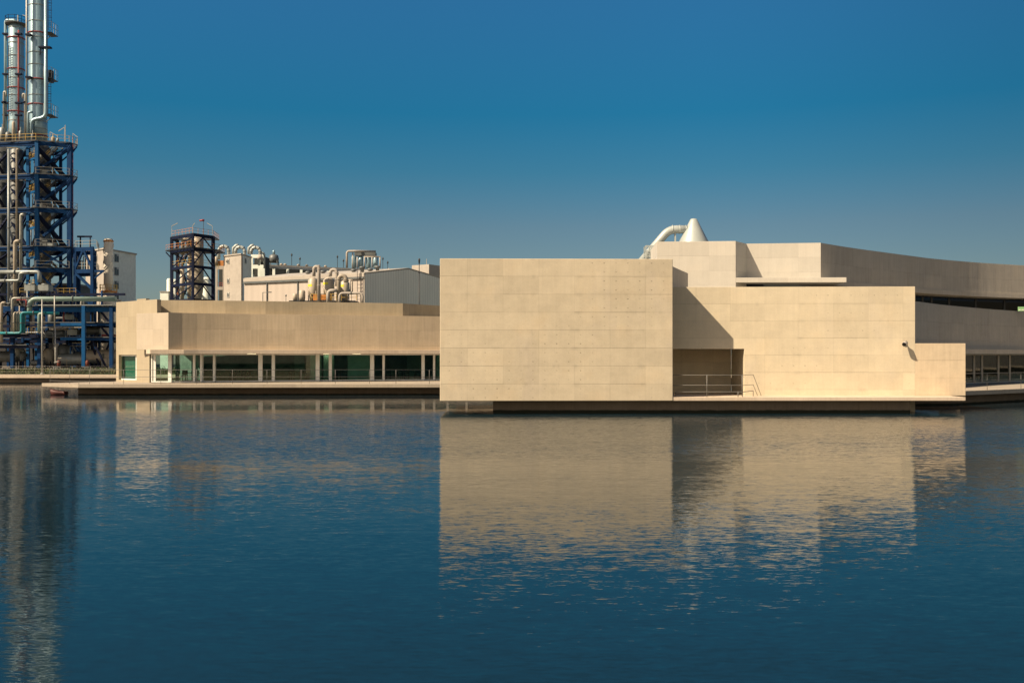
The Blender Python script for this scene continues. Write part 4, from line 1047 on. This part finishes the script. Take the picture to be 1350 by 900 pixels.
for y in (330, 352, 371): MB().lathe(hx, 152.5, [(.96, Z(y, 152.5) - .06), (1.05, Z(y, 152.5) - .06), (1.05, Z(y, 152.5) + .06), (.96, Z(y, 152.5) + .06)], 24).build('band', M_bpipe, t3)
pipe_thing([(241, 336, 152), (241, 315, 152), (250, 315, 152), (250, 345, 152), (256, 352, 152)], .28, M_bpipe, 'bent beige duct feeding the hopper high in the dark tower', bend=.5)
pipe_thing([(246, 333, 151.6), (246, 319, 151.6), (254, 319, 151.6)], .13, M_bpipe, 'thin beige pipe beside the bent duct in the dark tower', bend=.2)
pipe_thing([(240, 352, 152.5), (240, 398, 152.5)], .3, M_hop, 'upright beige duct low in the dark tower')
pipe_thing([(249.5, 345, 152.6), (249.5, 398, 152.6)], .3, M_hop, 'second upright beige duct low in the dark tower, nearer the hopper')
for px, py, r_, lb_ in ((223, 367, .32, 'tall pale tank left of the dark tower'), (230, 368, .38, 'white tank partly behind the left post of the dark tower'), (272, 365, .62, 'squat white tank behind the right bay of the dark tower')):
    vessel('storage_tank', px, 158, r_ * 1.15, py, 420, M_greywall, lb_, 'tank')
t = thing('pump_house', (X(216, 156), 156, GZ), 'low pale box beside the foot of the dark tower, just above the wing roof', 'building')
MB().box(X(211, 156), X(222, 156), 156, 158, GZ, Z(385, 156)).build('wall', M_greywall, t); MB().box(X(210.6, 156), X(222.4, 156), 155.9, 158.1, Z(385, 156), Z(384, 156)).build('roof', M_cream, t)

# ---- white stair building and long hall behind
M_side = M_greywall
t = thing('stair_tower', (X(312, 168), 168, GZ), 'white stair tower with three small windows on each face, right of the dark steel tower', 'building')
sa, sb, sc_ = pl(295, 169.5), pl(318, 166), pl(331.5, 172)
zt = Z(335.5, 166)
MB().strip([sa, sb - Vector((.004, 0))], GZ, zt - .004, .3).build('wall', M_cream, t, label='sunlit cream front wall')
MB().prism([tuple(sb), tuple(sc_), tuple(sa + (sc_ - sb))], GZ, zt).build('wall', M_greywall, t, label='shaded side wall in lightened grey')  # colour raised above the front wall's to brighten this side's shade
MB().prism([tuple(sa + Vector((-.1, -.15))), tuple(sb + Vector((0, -.2))), tuple(sc_ + Vector((.15, 0))), tuple(sa + (sc_ - sb))], zt + .003, zt + .2).build('parapet', M_cream, t)
for y in (344, 370, 388.5): wall_win(t, sa, sb, .27, Z(y, 168), .5, .7); wall_win(t, sb, sc_, .40, Z(y, 168.5), .7, .75)
t = thing('open_bay', (X(290, 170), 170, GZ), 'narrow white concrete frame with dark openings left of the stair tower', 'building')
xa, xb = X(284, 170), X(294.8, 170)
MB().holed((xa, 170), (xb, 170), GZ, Z(350.5, 170), .3, [(.35, xb - xa - .15, Z(378, 170), Z(355, 170)), (.35, xb - xa - .15, Z(400, 170), Z(382, 170))]).build('frame', M_cream, t)
MB().box(xa, xb, 172, 174, GZ, Z(351, 170)).build('inner_wall', M_dark, t)
guard(t, [(xa + .3, 170.1), (xb - .2, 170.1)], Z(378, 170), M_redp, .7, r=.06, step=.5)
t = thing('long_hall', (X(400, 195), 195, GZ), 'long grey roofed hall with a dark window band behind the warehouse', 'building')
ha, hb_ = pl(318, 184), pl(590, 205)
Lh = (hb_ - ha).length; zt = Z(350.5, 186)
MB().strip([ha, hb_], GZ, zt - 1.75, 12).build('lower_wall', M_greywall, t)
MB().strip([ha, hb_], zt - .42, zt, 12.2).build('roof_fascia', paint('blue_grey_fascia', (.30, .34, .36), .6), t)
MB().strip(offs([ha, hb_], .4), zt - 1.75, zt - .42, .1).build('window_band', M_wglass, t)
for k in range(16):
    q = ha + (hb_ - ha) * (k + .3) / 16; MB().box(q.x - .25, q.x + .25, q.y - .1, q.y + .3, zt - 1.77, zt - .42).build('pier', M_greywall, t)
MB().strip(offs([ha, hb_], 1.5), zt + .003, zt + .45, .4).build('roof_kerb', M_cream, t)
t = thing('dark_upper_storey', (X(340, 182), 182, GZ), 'small grey upper storey with dark openings beside the stair tower', 'building')
xa, xb = X(331, 178), X(349, 178)
MB().holed((xa, 178), (xb, 178), GZ, Z(335.5, 178), .3, [(.3, 1.35, Z(349, 178), Z(340, 178)), (1.6, 2.3, Z(349, 178), Z(340, 178)), (.3, 1.2, Z(365, 178), Z(354, 178))]).build('wall', M_greywall, t)
MB().box(xa + .3, xb - .35, 179, 183, GZ, Z(337, 178)).build('inner_block', M_dark, t)
# gooseneck ducts on the roofs
gl = [('leftmost white gooseneck duct above the open bay, right of the dark tower', 288.5, 301.5, 324.5, 342, 169), ('second white gooseneck duct, above the stair tower', 310.5, 322.5, 325.5, 335, 171), ('third white gooseneck duct, above the grey upper storey', 331, 343, 326, 335, 173), ('thin upright loop of grey duct at the right end of the gooseneck row', 341.5, 348.5, 333, 350, 174)]
for k, (lb_, xa_, xb_, yt, yb, dd) in enumerate(gl):
    a = at(xa_, yb, dd); b_ = at(xb_, yb - (4 if k == 0 else 0), dd); r0 = (b_.x - a.x) / 2; zc = Z(yt, dd) - r0
    t = thing('gooseneck_duct', a, lb_, 'duct', 'gooseneck ducts on the plant roofs')
    P = [Vector((a.x, dd, a.z))] + arc(((a.x + b_.x) / 2, dd, zc), r0, 180, 0, 8) + [Vector((b_.x, dd, b_.z - .5))]
    MB().tube(P, .28 if k < 3 else .16, 12).build('duct_bend', M_wmet, t)
    for i in (1, 3, 5, 7, 9):
        d_ = (P[i + 1] - P[i - 1]).normalized() * .05 if i + 1 < len(P) else Vector((0, 0, .05)); MB().tube([P[i] - d_, P[i] + d_], .34 if k < 3 else .2, 12).build('flange', M_vessel, t)
    if k < 3: MB().lathe(b_.x, dd, [(.48, b_.z - .9), (.46, b_.z - .5), (.3, b_.z - .1)], 16).build('hood', M_cream, t)
    if k in (1, 2):
        a2 = at(xa_ - 3, yb, dd + 1); MB().tube([a2, a2 + Vector((0, 0, 1.1)), a2 + Vector((.5, 0, 1.5)), a2 + Vector((.9, 0, 1.55))], .25, 10).build('inlet', M_wmet, t)
t = thing('rusty_equipment', at(290, 349, 173), 'rust coloured machinery on the roof of the open bay', 'machinery')
q = at(290, 349, 173); MB().box(q.x - .8, q.x + .7, 172.6, 174, q.z - .3, q.z + .7).build('casing', M_orange, t); MB().lathe(q.x - .5, 172.5, [(.3, q.z - .3), (.3, q.z + 1.2), (.15, q.z + 1.4)], 10).build('canister', M_hop, t)
t = thing('roof_fan_unit', at(361, 350, 186), 'round grey fan unit on legs with a pale chimney pipe, on the long hall roof', 'fan unit'); q = at(361, 350, 186)
MB().lathe(q.x, 186, [(.8, q.z + .5), (.95, q.z + 1.2), (.8, q.z + 1.9), (.3, q.z + 2.1)], 18).build('drum', M_vessel, t)
MB().lathe(q.x, 186, [(.25, q.z + 2.1), (.25, q.z + 2.7), (.12, q.z + 2.9)], 12).build('chimney_pipe', M_clad, t)
for i in (-1, 1):
    for j in (-1, 1): MB().bar((q.x + i * .8, 186 + j * .6, q.z), (q.x + i * .7, 186 + j * .6, q.z + .9), .14).build('leg', M_vessel, t)
# roof-edge clutter: vents and thin masts on the long hall
vn = None
for k, (px, h_) in enumerate(((367, .8), (372, .35), (390, .3), (401, .35), (417, .5), (426, .35), (511, .45), (519, .4), (530, .35), (535, .6))):
    q = along([ha, hb_], px) + Vector((0, 2.4))
    if vn is None:
        vn = thing('roof_vent', (q.x, q.y, zt + 2 * 0), 'small roof vent', 'roof vent', 'small vents along the long hall roof')
        z0_ = Z(350.5, 186); vn.location.z = z0_; WL[vn.name] = Vector((q.x, q.y, z0_))
        MB().lathe(q.x, q.y, [(.16, z0_), (.16, z0_ + .5), (.32, z0_ + .55), (.32, z0_ + .7), (.1, z0_ + .85)], 10).build('cowl', M_bpipe, vn); vn['label'] = 'leftmost small vent on the long hall roof beside the round fan unit'
    else: copy_tree(vn, (q.x, q.y, Z(350.5, 186)), 'small roof vent on the long hall, %s from the left' % ['second', 'third', 'fourth', 'fifth', 'sixth', 'seventh', 'eighth', 'ninth', 'rightmost'][k - 1])
for k, (px, yt) in enumerate(((381.5, 336), (392.5, 341), (442.5, 338.5), (450.5, 343.5), (503, 341), (509.5, 346))):
    q = along([ha, hb_], px) + Vector((0, 2.0)); t = thing('roof_mast', (q.x, q.y, Z(350.5, 186)), 'thin dark lightning mast on the long hall roof, %s from the left' % ['first', 'second', 'third', 'fourth', 'fifth', 'sixth'][k], 'mast', 'lightning masts on the long hall roof')
    zz = Z(yt, q.y); MB().bar((q.x, q.y, Z(350.5, 186)), (q.x, q.y, zz), .09).build('pole', M_black, t); MB().lathe(q.x, q.y, [(.14, zz - .2), (.17, zz), (.05, zz + .3)], 8).build('head', M_black, t)
# cooling unit with four drums
t = thing('cooling_unit', at(478, 351, 187), 'row of four pale cooling drums under a grey frame on the hall roof', 'cooling unit')
zb = Z(352, 187) - .3
for px in (466.5, 475.5, 485.5, 495): xx = X(px, 187); MB().lathe(xx, 187, [(.3, zb), (.48, zb + .25), (.48, Z(339, 187)), (.3, Z(337.5, 187))], 16).build('drum', M_clad, t)
for px, yt in ((465, 333), (471, 339), (480.5, 338.5), (490.5, 339), (501, 338)): xx = X(px, 185.8); MB().tube([(xx, 185.8, zb), (xx, 185.8, Z(yt, 185.8))], .12, 8).build('leg', M_cream, t)
MB().tube(rounded([at(457.3, 353, 185.5), at(457.3, 331, 185.5), at(470, 331, 185.5), at(495, 331.5, 188)], .5, 5), .2, 10).build('loop_pipe', M_cream, t)
MB().box(X(468, 187), X(495.5, 187), 186.3, 188.2, Z(337, 187), Z(333, 187)).build('louvre_box', M_vessel, t)
MB().tube([at(480, 338.5, 185.8), at(502, 338.5, 185.8)], .12, 8).build('header_pipe', M_cream, t)
# small roof house
t = thing('roof_house', (X(560, 150), 150, GZ), 'small cream block just showing between the warehouse roof and the front block', 'building')
xa, xb, xc = pl(543, 151), pl(565.5, 149), pl(600, 155)
MB().prism([tuple(xa), tuple(xb), tuple(xc), tuple(xa + (xc - xb))], GZ, Z(348.3, 149)).build('wall', M_cream, t)
MB().bar((X(562, 150), 150.5, Z(348, 150)), (X(562, 150), 150.5, Z(341, 150)), .08).build('aerial', M_pipe, t)

# ---- warehouse
wc0, wl_, wr0 = pl(480.5, 120), pl(322, 128.5), pl(592, 131)
ez = Z(361.2, 120)
M_sheet = corrugated('cream_sheet_wall', (.44, .39, .345), 1.0, .06); M_gab = corrugated('grey_sheet_wall', (.74, .75, .70), .42, .14)
t = thing('warehouse', (X(480, 125), 125, GZ), 'long warehouse with a sunlit cream side and a grey corrugated gable end', 'warehouse')
MB().strip([wl_, wc0], GZ, ez - .02, .25).build('side_wall', M_sheet, t)
gm = MB(); nseg = 2; ridge = wc0 + (wr0 - wc0) * .50; rz = ez + 1.05; Lg = (wr0 - wc0).length
for a, b, za, zb2, u0 in ((wc0, ridge, ez, rz, 0), (ridge, wr0, rz, ez, Lg / 2)):
    l = (b - a).length
    gm.face([(a.x, a.y, GZ), (b.x, b.y, GZ), (b.x, b.y, zb2), (a.x, a.y, za)], [(u0, 12), (u0 + l, 12), (u0 + l, 0), (u0, 0)])
bk = wr0 + (wl_ - wc0); rb = ridge + (wl_ - wc0)
gm.face([(wr0.x, wr0.y, GZ), (bk.x, bk.y, GZ), (bk.x, bk.y, ez), (wr0.x, wr0.y, ez)])
gm.build('gable_wall', M_gab, t)
rf = MB()
dn = (wc0 - wl_).normalized() * .25
for a, b, c_, e_ in ((wc0, ridge, rb, wl_), (ridge, wr0, bk, rb)):
    za, zb2 = (ez, rz) if a is wc0 else (rz, ez)
    top = [(a.x, a.y, za + .05), (b.x, b.y, zb2 + .05), (c_.x, c_.y, zb2 + .05), (e_.x, e_.y, za + .05)]
    rf.face(top); rf.face([(x_, y_, z_ + .12) for x_, y_, z_ in top])
    for i in range(4):
        p_, q_ = top[i], top[(i + 1) % 4]; rf.face([p_, q_, (q_[0], q_[1], q_[2] + .12), (p_[0], p_[1], p_[2] + .12)])
roof_ = rf.build('roof', paint('pale_roof_sheet', (.42, .39, .34), .6), t)
nf = Vector(((wc0 - wl_).y, -(wc0 - wl_).x)).normalized()
MB().bar(pt(wl_ + nf * .12, ez - .45), pt(wc0 + nf * .12, ez - .45), .22, .22).build('gutter', M_vessel, t)
MB().strip([wl_ + nf * .18, wc0 + nf * .18 + dn * .1], ez - .32, ez + .1, .16).build('eave_trim', M_cream, t)
for px in (352.5, 393, 437): q = along([wl_, wc0], px) + nf * .1; MB().bar(pt(q, GZ), pt(q, ez - .5), .12).build('downpipe', M_vessel, t)
q = along([wl_, wc0], 475.5) + nf * .35
lm = MB()
for s_ in (-.2, .2): lm.bar((q.x + s_, q.y, GZ), (q.x + s_, q.y, ez + .8), .06)
for i in range(26): lm.bar((q.x - .2, q.y, GZ + .45 * i + .3), (q.x + .2, q.y, GZ + .45 * i + .3), .04)
lm.build('ladder', M_black, t)
MB().box(wc0.x - .12, wc0.x + .05, wc0.y - .12, wc0.y + .05, GZ, ez).build('corner_trim', M_cream, t)
for px, up in ((386, 1.0), (406, 1.0), (447, .9), (469, .8), (491, .6), (511, .45)):
    q = along([wl_, wc0], px) if px < 480 else along([wc0, ridge], px) + (wl_ - wc0).normalized() * 1.5
    q = q - nf * (3.0 if px < 480 else 0); zz = ez + (.4 if px < 480 else .35 + (px - 480) * .012)
    MB().lathe(q.x, q.y, [(.22, zz - .1), (.22, zz + .3), (.38, zz + .34), (.38, zz + .5), (.1, zz + .62)], 12).build('roof_vent', M_vessel, t)

# ---- silos in front of the warehouse
def silo(px, dd, rad, y0, y1, label, sticker):
    xx = X(px, dd); zt, z1 = Z(y0, dd), Z(y1, dd); t = thing('dust_silo', (xx, dd, GZ), label, 'silo', 'beige silos in front of the warehouse')
    MB().lathe(xx, dd, [(.2, z1 - 1.5), (rad, z1), (rad, zt - .35), (rad * .55, zt - .1), (rad * .3, zt)], 24).build('shell', M_hop, t)
    for i in (-1, 1):
        for j in (-1, 1): MB().bar((xx + i * rad * .75, dd + j * rad * .75, GZ), (xx + i * rad * .75, dd + j * rad * .75, z1 + .2), .1).build('leg', M_hop, t)
    if sticker:
        m = MB(); z = Z(sticker, dd); r_ = rad + .008; aa = [R(200 + 9 * i) for i in range(9)]
        for a, b in zip(aa, aa[1:]): m.face([(xx + r_ * math.cos(a), dd + r_ * math.sin(a), z - .13), (xx + r_ * math.cos(b), dd + r_ * math.sin(b), z - .13), (xx + r_ * math.cos(b), dd + r_ * math.sin(b), z + .13), (xx + r_ * math.cos(a), dd + r_ * math.sin(a), z + .13)])
        m.build('yellow_notice', M_yel2, t)
    MB().tube([(xx - rad, dd - rad * .6, z1 + .6), (xx + rad * .1, dd - rad * .8, z1 - .4)], .12, 8).build('strut', M_bpipe, t)
    return t
silo(412.5, 114, .55, 365.5, 386, 'left beige silo with a yellow notice in front of the warehouse', 376.5)
silo(433.5, 114, .64, 365, 384, 'middle and widest beige silo with a yellow notice before the warehouse', 374)
silo(454.5, 115, .55, 369, 387, 'right beige silo with a yellow notice, partly behind a thick duct', 377)
for px, yt, r_, lb_ in ((389, 386.5, .27, 'smallest beige drum at the left end of the silo row'), (398.3, 382, .36, 'small beige drum between the smallest drum and the left silo')):
    vessel('small_drum', px, 113, r_, yt, 396, M_hop, lb_, 'drum')
t = thing('silo_platform', (X(430, 114), 114, GZ), 'low black steel platform with orange railing carrying the silos', 'platform')
zp = Z(394, 114)
MB().box(X(384, 114), X(470, 114), 112.8, 116.2, zp - .35, zp - .25).build('deck', M_black, t)
for k in range(12): xx = X(385 + 7.5 * k, 113); MB().box(xx - .07, xx + .07, 112.9, 113.05, GZ, zp - .36).build('post', M_black, t)
MB().box(X(384, 114), X(470, 114), 112.7, 112.8, zp - .5, zp - .3).build('edge_beam', M_black, t)
guard(t, [pl(410, 112.9), pl(470, 112.9)], zp - .25, M_yel, .75, r=.05, step=.6)
m = MB(); m.box(X(412, 113), X(436, 113), 113.3, 113.34, zp - .2, zp + .45).build('kick_panel', M_orange, t)
def loop(xa_, xb_, yt, ya, yb, dd, r_, label, mat=M_bpipe):
    a, b_ = at(xa_, ya, dd), at(xb_, yb, dd); r0 = (b_.x - a.x) / 2; zc = Z(yt, dd) - r0
    t = thing('silo_duct', (b_.x, dd, min(a.z, b_.z)), label, 'duct', 'looping ducts over the silos')
    MB().tube([a] + arc(((a.x + b_.x) / 2, dd, zc), r0, 180, 0, 10) + [b_], r_, 14).build('duct_bend', mat, t)
    for q in (Vector((a.x, dd, zc)), Vector((b_.x, dd, zc)), Vector((b_.x, dd, (zc + b_.z) / 2))): MB().tube([q - Vector((0, 0, .03)), q + Vector((0, 0, .03))], r_ * 1.18, 14).build('flange', mat, t)
loop(414, 420.5, 351.5, 364, 398, 112.6, .19, 'tall looping duct from the left silo to the ground', M_cream)
loop(435.5, 444, 355.5, 364, 377, 113.2, .20, 'round looping duct on top of the middle silo', M_cream)
loop(446.5, 456, 363.5, 400, 372, 112.2, .24, 'thickest looping duct standing in front of the right silo')
t = pipe_thing([(432.5, 400, 111.8), (432.5, 383, 111.8), (444, 383, 111.8)], .2, M_cream, 'short hooked duct before the middle silo', 'silo_duct', .45)
t = pipe_thing([(447.5, 400, 111.5), (447.5, 386.3, 111.5), (478, 386.3, 111.5), (478, 400, 111.5)], .13, M_cream, 'low bridge shaped pipe right of the silos', 'silo_duct', .45)
t = pipe_thing([(459, 368.8, 117), (464.5, 368.8, 117), (464.5, 388, 117)], .07, M_bpipe, 'thin bent pipe between the right silo and the warehouse ladder', 'silo_duct', .1)
t = pipe_thing([(461.5, 369, 116), (461.5, 388, 116)], .11, M_cream, 'thin upright white pipe behind the right silo', 'silo_duct', .1)

# street lamps and slender poles near the warehouse
t = thing('street_lamp', (X(346.5, 116), 116, GZ), 'small street lamp with one arm against the cream warehouse wall', 'street lamp')
q = at(346.5, 385.5, 116); MB().bar((q.x, 116, GZ), q, .07).build('pole', M_vessel, t); MB().bar(q, (q.x + .75, 116, q.z + .02), .05).build('arm', M_vessel, t); MB().box(q.x + .45, q.x + 1.0, 115.9, 116.1, q.z - .02, q.z + .08).build('lamp_head', M_vessel, t)
t = thing('lamp_pole', (X(377, 115), 115, GZ), 'short bollard lamp just showing over the wing roof before the warehouse', 'lamp'); q = at(377, 389.5, 115)
MB().bar((q.x, 115, GZ), q, .06).build('pole', M_vessel, t); MB().lathe(q.x, 115, [(.07, q.z - .1), (.1, q.z), (.04, q.z + .12)], 8).build('lamp_head', M_vessel, t)
t = thing('tall_lamp_pole', (X(552.7, 112), 112, GZ), 'tall thin black pole with a lamp head before the grey gable', 'lamp'); q = at(552.7, 343, 112)
MB().tube([(q.x, 112, GZ), q], .07, 8, r2=.045).build('pole', M_black, t); MB().lathe(q.x, 112, [(.07, q.z - .4), (.11, q.z), (.11, q.z + .15), (.03, q.z + .22)], 10).build('lamp_head', M_black, t); MB().box(q.x - .09, q.x + .09, 111.9, 112.1, Z(358.5, 112) - .1, Z(358.5, 112)).build('collar', M_black, t)
